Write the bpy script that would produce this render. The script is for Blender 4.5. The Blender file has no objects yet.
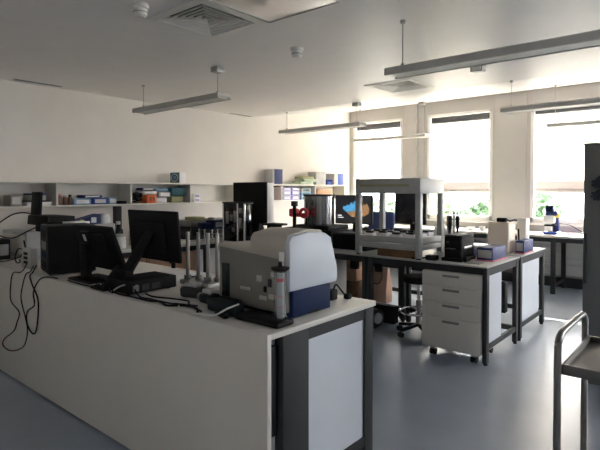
import bpy, bmesh, math, random
from mathutils import Vector, Matrix
R = math.radians
random.seed(7)
S = bpy.context.scene
COL = S.collection

# ------------------------------------------------------------------ materials
MATS = {}
def mat(name, col, rough=.5, metal=0., noise=.06, scale=6., spec=.5, bump=0., emit=None, alpha=1., rvar=0.):
    if name in MATS: return MATS[name]
    m = bpy.data.materials.new(name); m.use_nodes = True
    nt = m.node_tree; b = nt.nodes['Principled BSDF']
    tc = nt.nodes.new('ShaderNodeTexCoord')
    n = nt.nodes.new('ShaderNodeTexNoise'); n.inputs['Scale'].default_value = scale; n.inputs['Detail'].default_value = 4
    nt.links.new(tc.outputs['Object'], n.inputs['Vector'])
    r = nt.nodes.new('ShaderNodeValToRGB')
    lo = [max(0, c*(1-noise)) for c in col]; hi = [min(1, c*(1+noise)) for c in col]
    r.color_ramp.elements[0].position = .3; r.color_ramp.elements[1].position = .7
    r.color_ramp.elements[0].color = (*lo, 1); r.color_ramp.elements[1].color = (*hi, 1)
    nt.links.new(n.outputs['Fac'], r.inputs['Fac'])
    nt.links.new(r.outputs['Color'], b.inputs['Base Color'])
    b.inputs['Roughness'].default_value = rough; b.inputs['Metallic'].default_value = metal
    b.inputs['Specular IOR Level'].default_value = spec
    if rvar:
        mr = nt.nodes.new('ShaderNodeMapRange'); mr.inputs['To Min'].default_value = rough-rvar; mr.inputs['To Max'].default_value = rough+rvar
        nt.links.new(n.outputs['Fac'], mr.inputs['Value']); nt.links.new(mr.outputs['Result'], b.inputs['Roughness'])
    if bump:
        bp = nt.nodes.new('ShaderNodeBump'); bp.inputs['Strength'].default_value = bump; bp.inputs['Distance'].default_value = .01
        nt.links.new(n.outputs['Fac'], bp.inputs['Height']); nt.links.new(bp.outputs['Normal'], b.inputs['Normal'])
    if emit:
        b.inputs['Emission Color'].default_value = (*emit[:3], 1); b.inputs['Emission Strength'].default_value = emit[3]
    b.inputs['Alpha'].default_value = alpha
    MATS[name] = m
    return m

def glass_mat(name, tint=(1, 1, 1), refl=.06):
    m = bpy.data.materials.new(name); m.use_nodes = True
    nt = m.node_tree; nt.nodes.clear()
    o = nt.nodes.new('ShaderNodeOutputMaterial'); mix = nt.nodes.new('ShaderNodeMixShader')
    t = nt.nodes.new('ShaderNodeBsdfTransparent'); t.inputs['Color'].default_value = (*tint, 1)
    g = nt.nodes.new('ShaderNodeBsdfGlossy'); g.inputs['Roughness'].default_value = .03
    mix.inputs['Fac'].default_value = refl
    nt.links.new(t.outputs[0], mix.inputs[1]); nt.links.new(g.outputs[0], mix.inputs[2]); nt.links.new(mix.outputs[0], o.inputs['Surface'])
    MATS[name] = m
    return m

def fabric_blind(name, col, trans):
    m = bpy.data.materials.new(name); m.use_nodes = True
    nt = m.node_tree; nt.nodes.clear()
    o = nt.nodes.new('ShaderNodeOutputMaterial'); mix = nt.nodes.new('ShaderNodeMixShader')
    d = nt.nodes.new('ShaderNodeBsdfDiffuse'); d.inputs['Color'].default_value = (*col, 1)
    t = nt.nodes.new('ShaderNodeBsdfTranslucent'); t.inputs['Color'].default_value = (*col, 1)
    tc = nt.nodes.new('ShaderNodeTexCoord'); w = nt.nodes.new('ShaderNodeTexNoise'); w.inputs['Scale'].default_value = 40
    nt.links.new(tc.outputs['Object'], w.inputs['Vector'])
    mr = nt.nodes.new('ShaderNodeMapRange'); mr.inputs['To Min'].default_value = trans-.05; mr.inputs['To Max'].default_value = trans+.05
    nt.links.new(w.outputs['Fac'], mr.inputs['Value']); nt.links.new(mr.outputs['Result'], mix.inputs['Fac'])
    nt.links.new(d.outputs[0], mix.inputs[1]); nt.links.new(t.outputs[0], mix.inputs[2]); nt.links.new(mix.outputs[0], o.inputs['Surface'])
    MATS[name] = m
    return m

def floor_mat():
    m = mat('blue_vinyl', (.31, .36, .435), rough=.32, noise=.08, scale=2.2, spec=.9, rvar=.05)
    return m

M = dict(
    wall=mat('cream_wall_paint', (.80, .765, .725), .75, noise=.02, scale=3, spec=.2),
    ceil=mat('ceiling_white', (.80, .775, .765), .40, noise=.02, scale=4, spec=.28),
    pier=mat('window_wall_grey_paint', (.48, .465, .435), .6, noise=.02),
    frame=mat('window_frame_white', (.78, .77, .74), .4, noise=.02),
    floor=floor_mat(),
    white=mat('white_laminate', (.72, .69, .63), .4, noise=.02, scale=3),
    grey_top=mat('pale_grey_worktop', (.48, .475, .46), .35, noise=.04, scale=30),
    shelf=mat('shelf_white', (.76, .74, .69), .45, noise=.02),
    steel=mat('dark_grey_steel', (.044, .046, .047), .6, noise=.08, spec=.25),
    midgrey=mat('mid_grey_steel', (.25, .25, .25), .45, metal=.3, noise=.05),
    panel=mat('white_panel_sky_tint', (.70, .74, .80), .45, noise=.02),  # white end panels, bluish skylight from the right put into the colour
    black=mat('black_plastic', (.010, .010, .011), .6, noise=.2, spec=.2),
    softblack=mat('matt_black', (.014, .014, .015), .7, noise=.2, spec=.2),
    rubber=mat('black_rubber', (.015, .015, .015), .8, noise=.2),
    chrome=mat('chrome', (.75, .75, .76), .18, metal=1., noise=.03),
    brushed=mat('brushed_steel', (.36, .35, .335), .36, metal=1., noise=.05, scale=20),
    framesteel=mat('dull_tube_steel', (.25, .24, .225), .38, metal=.9, noise=.05, scale=15),
    traysteel=mat('dull_tray_steel', (.20, .19, .18), .45, metal=.8, noise=.05, scale=15),
    alu=mat('grey_aluminium', (.42, .42, .41), .4, metal=.5, noise=.04),
    lampgrey=mat('lamp_grey', (.52, .51, .48), .5, noise=.03),
    diffuser=mat('opal_diffuser', (.78, .76, .72), .5, noise=.02),
    beige=mat('instrument_beige', (.52, .48, .41), .5, noise=.03),
    instr_white=mat('instrument_white_sky_tint', (.66, .70, .76), .45, noise=.02),  # white cover, the blue of the side skylight is in its colour
    instr_grey=mat('instrument_grey', (.23, .22, .195), .45, noise=.05),
    navy=mat('navy_plastic', (.010, .022, .075), .6, noise=.08, spec=.15),
    darkgreen=mat('dark_green_glass', (.01, .022, .024), .2, noise=.2),
    teal_black=mat('green_black_plastic', (.008, .017, .018), .6, noise=.2, spec=.25),
    frame_grey=mat('robot_frame_grey', (.42, .43, .42), .45, noise=.03),
    cardboard=mat('cardboard', (.60, .37, .24), .8, noise=.08, scale=14),
    kraft=mat('kraft_paper', (.62, .41, .31), .75, noise=.08, scale=10, bump=.2),
    wood=mat('brown_wood', (.22, .12, .055), .55, noise=.25, scale=9),
    paper=mat('paper', (.85, .85, .86), .7, noise=.02),
    orange=mat('orange_plastic', (.85, .16, .03), .5, noise=.05),
    red=mat('red_plastic', (.65, .03, .05), .45, noise=.08),
    pink=mat('pink_card', (.75, .25, .33), .6, noise=.05),
    teal=mat('teal_packaging', (.03, .16, .19), .5, noise=.15),
    cyan=mat('light_blue_packaging', (.25, .42, .60), .55, noise=.15),
    blue=mat('blue_plastic', (.03, .08, .42), .4, noise=.08),
    boxblue=mat('blue_card', (.02, .035, .15), .6, noise=.06),
    lilac=mat('lilac_card', (.42, .40, .68), .6, noise=.08),
    greypack=mat('grey_packaging', (.50, .50, .49), .6, noise=.15),
    olive=mat('olive_card', (.33, .33, .17), .6, noise=.06),
    palegreen=mat('pale_green_card', (.46, .56, .42), .6, noise=.06),
    cream=mat('cream_plastic', (.80, .70, .58), .5, noise=.02),
    brown=mat('brown_amber', (.20, .10, .06), .4, noise=.2),
    yellow=mat('yellow_paint', (.85, .75, .12), .5, noise=.04),
    chairblue=mat('navy_fabric', (.03, .05, .16), .8, noise=.1, scale=30),
    blackglass=mat('black_gloss', (.012, .013, .018), .08, noise=.1),
    cabinet=mat('grey_cabinet_paint', (.20, .20, .195), .45, noise=.03),
    cabdark=mat('dark_cabinet_trim', (.05, .05, .05), .5, noise=.05),
    glove=mat('dark_glove_rubber', (.035, .045, .055), .6, noise=.1),
    leaf=mat('leaf_green', (.04, .075, .032), .6, noise=.3, scale=2),
    leaf2=mat('leaf_pale', (.07, .105, .05), .6, noise=.3, scale=2),
    bark=mat('bark', (.12, .09, .06), .9, noise=.3),
    grass=mat('grass', (.12, .13, .10), .9, noise=.3, scale=.5),
    convector=mat('convector_white', (.70, .69, .66), .5, noise=.02),
    ventdark=mat('vent_dark', (.05, .05, .05), .7, noise=.05),
    gloss_panel=mat('glossy_metal_panel', (.62, .60, .59), .28, metal=.7, noise=.06, scale=3),
    blindhem=mat('blind_hem_beige', (.52, .46, .43), .8, noise=.1, scale=20),
    headbox=mat('blind_headbox_navy', (.015, .018, .03), .5, noise=.1),
    cable_white=mat('white_cable', (.75, .75, .74), .5, noise=.02),
    screen=mat('dark_screen', (.012, .012, .013), .3, noise=.05, emit=(.008, .008, .009, .25)),
    screen_blue=mat('screen_blue', (.02, .08, .16), .4, noise=.6, scale=30, emit=(.05, .20, .36, .22)),
    screen_orange=mat('screen_orange', (.09, .05, .03), .4, noise=.7, scale=30, emit=(.24, .13, .06, .18)),
    screen_white=mat('screen_white', (.5, .5, .5), .3, emit=(.8, .8, .8, .25)),
)
G = glass_mat('window_glass', (.97, .98, .98), .05)
TUBE = glass_mat('clear_plastic', (.82, .84, .85), .14)
CLEAR = glass_mat('clear_cover', (.80, .82, .82), .12)
BLIND2 = fabric_blind('blind_band_fabric', (.43, .385, .36), .33)
BLIND = fabric_blind('blind_fabric', (.86, .82, .76), .55)

# ------------------------------------------------------------------ mesh builder (world coordinates)
class MB:
    def __init__(s): s.bm = bmesh.new()
    def box(s, x0, x1, y0, y1, z0, z1, bev=0., seg=2, rot=0., piv=None, rx=0.):
        c = Vector(((x0+x1)/2, (y0+y1)/2, (z0+z1)/2))
        r = bmesh.ops.create_cube(s.bm, size=1.)
        vs = r['verts']
        bmesh.ops.scale(s.bm, verts=vs, vec=(abs(x1-x0), abs(y1-y0), abs(z1-z0)))
        if bev:
            es = list({e for v in vs for e in v.link_edges})
            r2 = bmesh.ops.bevel(s.bm, geom=es, offset=bev, segments=seg, profile=.5, affect='EDGES')
            vs = list({v for f in r2['faces'] for v in f.verts} | {v for v in vs if v.is_valid})
            vs = list({w for v in vs for f in v.link_faces for w in f.verts})
        bmesh.ops.translate(s.bm, verts=vs, vec=c)
        if rot or rx:
            p = Vector(piv) if piv else c
            bmesh.ops.rotate(s.bm, verts=vs, cent=p, matrix=Matrix.Rotation(rot, 3, 'Z') @ Matrix.Rotation(rx, 3, 'X'))
        return s
    def bar(s, p0, p1, w, h, bev=0.):
        p0, p1 = Vector(p0), Vector(p1); d = p1-p0; L = d.length
        r = bmesh.ops.create_cube(s.bm, size=1.); vs = r['verts']
        bmesh.ops.scale(s.bm, verts=vs, vec=(w, h, L))
        if bev:
            es = list({e for v in vs for e in v.link_edges})
            r2 = bmesh.ops.bevel(s.bm, geom=es, offset=bev, segments=2, profile=.5, affect='EDGES')
            vs = list({w_ for f in r2['faces'] for v in f.verts for g in v.link_faces for w_ in g.verts})
        q = d.to_track_quat('Z', 'Y').to_matrix()
        bmesh.ops.rotate(s.bm, verts=vs, cent=(0, 0, 0), matrix=q)
        bmesh.ops.translate(s.bm, verts=vs, vec=(p0+p1)/2)
        return s
    def cyl(s, p0, p1, r0, r1=None, seg=20):
        p0, p1 = Vector(p0), Vector(p1); d = p1-p0
        r1 = r0 if r1 is None else r1
        r = bmesh.ops.create_cone(s.bm, cap_ends=True, segments=seg, radius1=r0, radius2=r1, depth=d.length)
        vs = r['verts']
        bmesh.ops.rotate(s.bm, verts=vs, cent=(0, 0, 0), matrix=d.to_track_quat('Z', 'Y').to_matrix())
        bmesh.ops.translate(s.bm, verts=vs, vec=(p0+p1)/2)
        return s
    def sphere(s, c, r, sc=(1, 1, 1), u=16, v=10):
        q = bmesh.ops.create_uvsphere(s.bm, u_segments=u, v_segments=v, radius=r)['verts']
        bmesh.ops.scale(s.bm, verts=q, vec=sc); bmesh.ops.translate(s.bm, verts=q, vec=c)
        return s
    def lathe(s, c, prof, seg=24):
        c = Vector(c); rings = []
        for r, z in prof:
            rings.append([s.bm.verts.new(c+Vector((r*math.cos(2*math.pi*k/seg), r*math.sin(2*math.pi*k/seg), z))) for k in range(seg)])
        for a, b in zip(rings, rings[1:]):
            for k in range(seg):
                s.bm.faces.new((a[k], a[(k+1) % seg], b[(k+1) % seg], b[k]))
        if prof[0][0] > 1e-5: s.bm.faces.new(rings[0][::-1])
        if prof[-1][0] > 1e-5: s.bm.faces.new(rings[-1])
        return s
    def tube(s, pts, r, seg=8, smooth=True, closed=False):
        P = [Vector(p) for p in pts]
        if smooth and len(P) > 2:
            Q = []; n = len(P)
            rng = range(n if closed else n-1)
            for i in rng:
                a = P[(i-1) % n] if closed or i > 0 else P[0]; b = P[i]; c = P[(i+1) % n]
                d = P[(i+2) % n] if closed or i+2 < n else P[-1]
                for k in range(5):
                    t = k/5
                    Q.append(.5*((2*b)+(-a+c)*t+(2*a-5*b+4*c-d)*t*t+(-a+3*b-3*c+d)*t**3))
            if not closed: Q.append(P[-1])
            P = Q
        rings = []; n = len(P); up = Vector((.123, .231, .965)).normalized()
        for i, p in enumerate(P):
            if closed: t = P[(i+1) % n]-P[(i-1) % n]
            else: t = P[min(i+1, n-1)]-P[max(i-1, 0)]
            t.normalize()
            u = t.cross(up)
            if u.length < .05: u = t.cross(Vector((1, 0, 0)))
            u.normalize(); v = t.cross(u)
            rings.append([s.bm.verts.new(p+r*(math.cos(2*math.pi*k/seg)*u+math.sin(2*math.pi*k/seg)*v)) for k in range(seg)])
        pr = list(zip(rings, rings[1:]))
        if closed: pr.append((rings[-1], rings[0]))
        for a, b in pr:
            for k in range(seg):
                s.bm.faces.new((a[k], a[(k+1) % seg], b[(k+1) % seg], b[k]))
        if not closed:
            s.bm.faces.new(rings[0][::-1]); s.bm.faces.new(rings[-1])
        return s
    def prism(s, poly, axis, a, b, bev=0.):
        def mk(u, v, w): return {'x': (w, u, v), 'y': (u, w, v), 'z': (u, v, w)}[axis]
        A = [s.bm.verts.new(mk(u, v, a)) for u, v in poly]; B = [s.bm.verts.new(mk(u, v, b)) for u, v in poly]
        n = len(poly); fs = [s.bm.faces.new(A), s.bm.faces.new(B[::-1])]
        for k in range(n): fs.append(s.bm.faces.new((A[k], B[k], B[(k+1) % n], A[(k+1) % n])))
        if bev:
            es = list({e for f in fs for e in f.edges})
            bmesh.ops.bevel(s.bm, geom=es, offset=bev, segments=2, profile=.5, affect='EDGES')
        return s
    def quad(s, *pts):
        s.bm.faces.new([s.bm.verts.new(p) for p in pts]); return s
    def build(s, name, m, parent=None, origin=None, smooth=True):
        bmesh.ops.recalc_face_normals(s.bm, faces=s.bm.faces[:])
        o = Vector((0, 0, 0))
        if parent is not None:
            p = parent
            while p is not None:
                o = o + p.location; p = p.parent
        else:
            if origin: o = Vector(origin)
            else:
                xs = [v.co for v in s.bm.verts]
                mn = [min(v[i] for v in xs) for i in range(3)]; mx = [max(v[i] for v in xs) for i in range(3)]
                o = Vector(((mn[0]+mx[0])/2, (mn[1]+mx[1])/2, mn[2]))
        bmesh.ops.translate(s.bm, verts=s.bm.verts[:], vec=-o)
        me = bpy.data.meshes.new(name); s.bm.to_mesh(me); s.bm.free()
        me.materials.append(m)
        if smooth:
            me.shade_smooth(); me.set_sharp_from_angle(angle=R(35))
        ob = bpy.data.objects.new(name, me); COL.objects.link(ob)
        if parent is not None: ob.parent = parent
        else: ob.location = o
        return ob

def tag(o, label, cat, group=None, kind=None):
    o['label'] = label; o['category'] = cat
    if group: o['group'] = group
    if kind: o['kind'] = kind
    return o
def thing(name, label, cat, loc, group=None):
    o = bpy.data.objects.new(name, None); COL.objects.link(o); o.location = loc
    o.empty_display_size = .1
    return tag(o, label, cat, group)
def struct(name, mb, m):
    o = mb.build(name, m, origin=(0, 0, 0)); o['kind'] = 'structure'; return o

# ------------------------------------------------------------------ room
BT, TT = .907, .87
XA, YW, XR, YF = -6.05, 8.8, 6.6, -2.2
HC, HS, YS = 2.75, 3.19, 5.8
struct('floor', MB().box(XA-.2, XR+.2, YF-.2, YW+.35, -.1, 0), M['floor'])
struct('wall_left', MB().box(XA-.2, XA, YF-.2, YW+.3, 0, 3.5), M['wall'])
struct('wall_right', MB().box(XR, XR+.2, YF-.2, YW+.3, 0, 3.5), M['wall'])
struct('wall_front', MB().box(XA, XR, YF-.2, YF, 0, 3.5), M['wall'])
VENTS = [(-3.11, 2.03, .57), (-3.17, 4.94, .56)]
ce = MB().prism([(YS, HC), (YW+.1, HS+.016), (YW+.1, HS+.3), (YS, HC+.3)], 'x', XA-.1, XR+.1)
yb = YF-.1
for vx, vy, vs_ in VENTS:
    ce.box(XA-.1, XR+.1, yb, vy, HC, HC+.3)
    ce.box(XA-.1, vx, vy, vy+vs_, HC, HC+.3).box(vx+vs_, XR+.1, vy, vy+vs_, HC, HC+.3).box(vx, vx+vs_, vy, vy+vs_, HC+.12, HC+.3)
    yb = vy+vs_
ce.box(XA-.1, XR+.1, yb, YS, HC, HC+.3)
struct('ceiling', ce, M['ceil'])
WIN = [(-5.97, -4.80), (-4.28, -3.06), (-2.44, -1.22), (-.60, .62), (1.24, 2.46), (3.08, 4.30), (4.92, 6.14)]  # those past the third are unseen, row extended to light the room
ZB, ZT = 1.0, 2.95
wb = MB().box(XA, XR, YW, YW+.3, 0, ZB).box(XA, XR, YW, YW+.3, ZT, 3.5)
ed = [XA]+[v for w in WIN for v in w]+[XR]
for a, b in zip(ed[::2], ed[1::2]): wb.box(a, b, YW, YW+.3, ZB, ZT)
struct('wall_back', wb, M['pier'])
for i, (a, b) in enumerate(WIN):
    f = MB()
    t = .055
    f.box(a, b, YW-.005, YW+.065, ZB, ZB+.085, .006).box(a, b, YW-.005, YW+.065, ZT-.05, ZT, .006)
    f.box(a, a+t, YW-.005, YW+.065, ZB, ZT, .006).box(b-t, b, YW-.005, YW+.065, ZB, ZT, .006)
    fo = struct('window_%d' % (i+1), f, M['frame'])
    MB().box(a+t-.01, b-t+.01, YW+.03, YW+.036, ZB+.07, ZT-.04).build('pane', G, fo)
    if i < 4:
        MB().tube([(b-t/2, YW-.004, 1.62), (b-t/2, YW-.03, 1.62), (b-t/2, YW-.035, 1.53)], .008).build('window_handle', M['frame'], fo)
# sills, pilaster panels, duct casing
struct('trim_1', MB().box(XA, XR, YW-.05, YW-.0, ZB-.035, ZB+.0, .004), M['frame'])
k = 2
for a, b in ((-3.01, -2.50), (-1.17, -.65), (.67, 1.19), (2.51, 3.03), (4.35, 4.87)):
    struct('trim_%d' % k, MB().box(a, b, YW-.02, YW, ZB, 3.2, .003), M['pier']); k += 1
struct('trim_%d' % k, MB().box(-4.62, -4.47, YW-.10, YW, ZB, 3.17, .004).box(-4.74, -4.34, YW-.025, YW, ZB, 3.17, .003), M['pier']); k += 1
struct('baseboard_back', MB().box(XA, XR, YW-.015, YW, 0, .1), M['steel'])
struct('baseboard_left', MB().box(XA, XA+.015, YF, YW, 0, .1), M['steel'])

# ------------------------------------------------------------------ blinds outside
WN = ['leftmost window above the white shelf end', 'second window, behind the open grey robot frame', 'third window, above the blue microscope', 'fourth window, behind the tall grey cabinet', 'fifth window at far right']
for i, (a, b) in enumerate(WIN[:5]):
    zb = 1.49
    r = thing('roller_blind', 'pale roller blind lowered outside the '+WN[i], 'blind', ((a+b)/2, YW+.24, zb), 'roller blinds outside the windows')
    MB().box(a+.02, b-.02, YW+.238, YW+.242, zb+.2, ZT-.1).build('fabric', BLIND, r)
    MB().box(a+.005, b-.005, YW+.15, YW+.27, ZT-.145, ZT-.005, .01).build('head_box', M['headbox'], r)
    MB().box(a+.02, b-.02, YW+.232, YW+.245, zb+.06, zb+.2, .004).build('hem_band', BLIND2, r)
    MB().box(a+.02, b-.02, YW+.222, YW+.255, zb, zb+.06, .012).build('hem_bar', M['blindhem'], r)

# ------------------------------------------------------------------ outside
gr = MB().box(-60, 40, 11, 90, -4.3, -4.0).build('lawn', M['grass']); gr['kind'] = 'structure'; gr['label'] = 'grass outside the windows'
def tree(label, x, y, top, rad, m, n=3200, seed=1):
    rnd = random.Random(seed)
    r = thing('tree', label, 'tree', (x, y, -4.0), 'trees outside the windows')
    MB().tube([(x, y, -4.0), (x+.1, y, -2.6), (x, y+.1, -1.2), (x+.05, y, top-1.0)], .14, 8).build('trunk', M['bark'], r)
    mb = MB(); bl = []
    for _ in range(9):
        a = rnd.uniform(0, 6.28); q = rnd.uniform(.1, .65)*rad
        bl.append((x+q*math.cos(a), y+q*math.sin(a), top-rad*.5-rnd.uniform(0, rad*1.1), rad*rnd.uniform(.4, .6)))
    for _ in range(n):
        cx, cy, cz, br = rnd.choice(bl)
        d = Vector((rnd.gauss(0, 1), rnd.gauss(0, 1), rnd.gauss(0, 1))).normalized()*br*rnd.uniform(.6, 1.)
        c = Vector((cx, cy, cz))+d
        u = Vector((rnd.gauss(0, 1), rnd.gauss(0, 1), rnd.gauss(0, 1))).normalized(); v = u.orthogonal().normalized()
        l = rnd.uniform(.14, .26)
        mb.quad(c-u*l, c-v*l*.5, c+u*l, c+v*l*.5)
    mb.build('foliage', m, r, smooth=False)
tree('pale green bushy tree outside, left half of the second window', -9.9, 22, 1.2, 2.0, M['leaf2'], seed=1)
tree('darker green tree outside, right edge of the second window', -6.0, 16.5, 1.6, 1.1, M['leaf'], seed=2)
tree('large green tree outside, left half of the third window', -5.3, 20.5, 1.55, 1.5, M['leaf'], seed=3)
tree('low pale tree outside, right half of the third window', -3.0, 26, .7, 1.7, M['leaf2'], seed=4)
tree('green tree outside, lower part of the leftmost window', -15.2, 26, 1.0, 1.8, M['leaf2'], seed=5)
yp = MB().cyl((-4.42, 9.45, -4.0), (-4.42, 9.45, 3.6), .06)
tag(yp.build('post', M['yellow']), 'pale yellow vertical post outside, at left edge of the second window', 'post')

# ------------------------------------------------------------------ ceiling things
def lamp(x0, y, label, L=1.5, zc=HC, z=2.455):
    x1 = x0+L
    r = thing('pendant_lamp', label, 'lamp', ((x0+x1)/2, y, z), 'long grey suspended ceiling lamps')
    w = .085
    MB().prism([(y-w, z), (y-w, z+.045), (y-w+.015, z+.055), (y+w-.015, z+.055), (y+w, z+.045), (y+w, z), (y+w-.02, z), (y+w-.02, z+.02), (y-w+.02, z+.02), (y-w+.02, z)], 'x', x0, x1).build('housing', M['lampgrey'], r)
    MB().box(x0+.02, x1-.02, y-w+.021, y+w-.021, z+.003, z+.019).build('diffuser', M['diffuser'], r)
    for j, x in enumerate((x0+.10, x1-.10)):
        c = MB().cyl((x, y, z+.055), (x, y, zc-.004), .004, seg=8); c.cyl((x, y, z+.05), (x, y, z+.085), .012, seg=10)
        c.build('cable', M['alu'], r)
        if j == 1: MB().box(x-.05, x+.05, y-.05, y+.05, zc-.055, zc, .008).build('canopy', M['alu'], r)
        else: MB().cyl((x, y, zc-.02), (x, y, zc), .018).build('cable_anchor', M['alu'], r)
sl = lambda y: HC if y < YS else HC+(y-YS)*(HS-HC)/(YW-YS)
lamp(-5.22, 3.26, 'grey suspended lamp at left, nearest the camera above the left workbench', z=2.43)
lamp(-1.86, 3.22, 'grey suspended lamp nearest the camera, running off the upper right edge', z=2.36)
lamp(-5.30, 5.84, 'grey suspended lamp in front of the bright corner by the leftmost window', zc=sl(5.84), z=2.42)
lamp(-1.90, 5.76, 'grey suspended lamp at right, in front of the tops of the windows', zc=sl(5.76), z=2.40)
lamp(-5.47, 8.15, 'grey suspended lamp close to the glass of the leftmost window', zc=sl(8.15), z=2.47)
lamp(-1.98, 8.0, 'grey suspended lamp seen against the bright third window', zc=sl(8.0))

def vent(x0, y0, s, label):
    r = thing('ceiling_vent', label, 'vent', (x0+s/2, y0+s/2, HC), 'square ceiling air diffusers')
    cx, cy = x0+s/2, y0+s/2
    def ring(mb, h0, z0, h1, z1):
        a = [(cx-h0, cy-h0, z0), (cx+h0, cy-h0, z0), (cx+h0, cy+h0, z0), (cx-h0, cy+h0, z0)]
        b = [(cx-h1, cy-h1, z1), (cx+h1, cy-h1, z1), (cx+h1, cy+h1, z1), (cx-h1, cy+h1, z1)]
        for i in range(4):
            j = (i+1) % 4
            mb.quad(a[i], a[j], b[j], b[i])
    h = s/2
    fr = MB(); ring(fr, h+.02, HC-.006, h-.04, HC-.010); ring(fr, h+.02, HC, h+.02, HC-.006); ring(fr, h-.04, HC-.010, h-.045, HC+.01)
    fr.build('frame', M['diffuser'], r, smooth=False)
    MB().box(cx-h+.002, cx+h-.002, cy-h+.002, cy+h-.002, HC+.112, HC+.118).build('back', M['ventdark'], r)
    wl = MB()
    for hh in (h-.003,): ring(wl, hh, HC-.001, hh, HC+.112)
    wl.build('duct_wall', M['ventdark'], r, smooth=False)
    n = 6
    for i in range(n):
        o = (h-.05)*(1-i/n)+.004
        lv = MB(); iz = max(o-.034, .006)
        ring(lv, o, HC-.006, iz, HC+.028); ring(lv, o-.003, HC-.004, iz-.003, HC+.030); ring(lv, o+.012, HC-.007, o-.003, HC-.006)
        lv.build('louvre', M['diffuser'], r, smooth=False)
vent(*VENTS[0], 'square louvred air vent in ceiling near the top left of the room')
vent(*VENTS[1], 'square louvred air vent in ceiling nearer the windows')
r = thing('ceiling_panel', 'glossy metallic square ceiling panel at the top beside the nearer vent', 'panel', (-2.2, 2.33, HC))
MB().box(-2.50, -1.90, 2.03, 2.62, HC-.006, HC-.001, .002).build('plate', M['gloss_panel'], r)
MB().box(-2.51, -2.50, 2.02, 2.63, HC-.009, HC).box(-1.90, -1.89, 2.02, 2.63, HC-.009, HC).box(-2.5, -1.9, 2.02, 2.03, HC-.009, HC).box(-2.5, -1.9, 2.62, 2.63, HC-.009, HC).build('edge_frame', M['alu'], r)
def slot(y0, y1, x, label):
    r = thing('slot_vent', label, 'vent', (x, (y0+y1)/2, HC), 'slot vents along the left wall')
    MB().box(x-.045, x+.045, y0, y1, HC-.006, HC-.001).build('frame', M['diffuser'], r)
    MB().box(x-.03, x-.005, y0+.02, y1-.02, HC-.009, HC-.005).box(x+.005, x+.03, y0+.02, y1-.02, HC-.009, HC-.005).build('slot', M['midgrey'], r)
slot(2.15, 2.70, -5.90, 'narrow dark slot vent in ceiling at far left')
slot(5.30, 5.78, -5.92, 'narrow slot vent in ceiling near the bright corner')
def detector(x, y, label):
    r = thing('smoke_detector', label, 'smoke detector', (x, y, HC), 'round smoke detectors')
    MB().lathe((x, y, HC), [(.055, 0), (.055, -.025), (.05, -.03)][::-1]).build('base', M['diffuser'], r)
    MB().lathe((x, y, HC), [(.001, -.085), (.03, -.083), (.042, -.07), (.045, -.045), (.045, -.03)]).build('sensor_cap', M['diffuser'], r)
    MB().lathe((x, y, HC), [(.0465, -.055), (.0475, -.052), (.0465, -.049)]).build('dark_ring', M['midgrey'], r)
detector(-2.92, 1.84, 'round white smoke detector at the top left edge of ceiling')
detector(-2.79, 3.26, 'round white smoke detector in middle of the ceiling')
r = thing('motion_sensor', 'small boxy grey ceiling sensor under the large right lamp', 'sensor', (-1.84, 4.87, HC))
MB().box(-1.90, -1.78, 4.82, 4.92, HC-.06, HC+.004, .008).build('body', M['alu'], r)
MB().box(-1.885, -1.795, 4.814, 4.821, HC-.05, HC-.01, .002).build('lens', M['diffuser'], r)

# ------------------------------------------------------------------ wall shelf (left wall)
sx0, sx1 = XA, -5.75
zt, zs = 1.64, 1.365
r = thing('wall_shelf', 'long white open box shelf fixed along the left wall', 'shelf', (-5.9, 4.0, zs))
DV = [-1.2, -.25, .7, 1.62, 2.55, 3.48, 4.41, 5.34, 6.33, 7.25, 8.2]
MB().box(sx0, sx1, -1.2, 8.22, zt-.022, zt, .002).build('top_board', M['shelf'], r)
MB().box(sx0, sx1, -1.2, 8.22, zs-.022, zs, .002).build('bottom_board', M['shelf'], r)
MB().box(sx0+.0, sx0+.008, -1.2, 8.22, zs, zt-.022).build('back_board', M['shelf'], r)
for y in DV: MB().box(sx0+.008, sx1-.002, y-.011, y+.011, zs, zt-.022).build('divider', M['shelf'], r)

WC, WX = .87, -5.1          # wall counter height, front edge
r = thing('wall_counter', 'white counter running along the left wall under the shelf', 'counter', (-5.57, 5.1, 0))
MB().box(XA+.005, WX, 2.475, 7.9, WC-.035, WC, .004).build('worktop', M['white'], r)
for y in (2.53, 4.2, 6.4, 7.8):
    MB().box(WX-.09, WX-.04, y-.025, y+.025, 0, WC-.035).build('leg', M['steel'], r)
    MB().box(XA+.06, XA+.11, y-.025, y+.025, 0, WC-.035).build('leg', M['steel'], r)
MB().box(WX-.08, WX-.05, 2.53, 7.8, WC-.10, WC-.036).build('rail', M['steel'], r)
for y, lb in ((2.60, 'left'), (3.38, 'right')):
    d = thing('under_counter_cabinet', 'reddish brown wooden low cabinet under the wall counter, '+lb+' one behind the chrome rods', 'cabinet', (-5.5, y+.35, 0), 'brown wooden cabinets under the wall counter')
    MB().box(-5.95, -5.25, y, y+.76, .05, .74, .004).build('body', M['cardboard'], d)
    MB().box(-5.25, -5.235, y+.02, y+.74, .07, .72, .003).build('door', M['cardboard'], d)
    MB().box(-5.235, -5.215, y+.3, y+.46, .63, .65, .004).build('handle', M['steel'], d)
    MB().box(-5.9, -5.3, y+.03, y+.73, 0, .05).build('plinth', M['steel'], d)
tag(MB().box(-5.66, -5.59, 3.17, 3.25, WC, zs-.022, .004).build('support_post', M['steel']), 'dark square upright post between wall counter and shelf', 'post')

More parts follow.
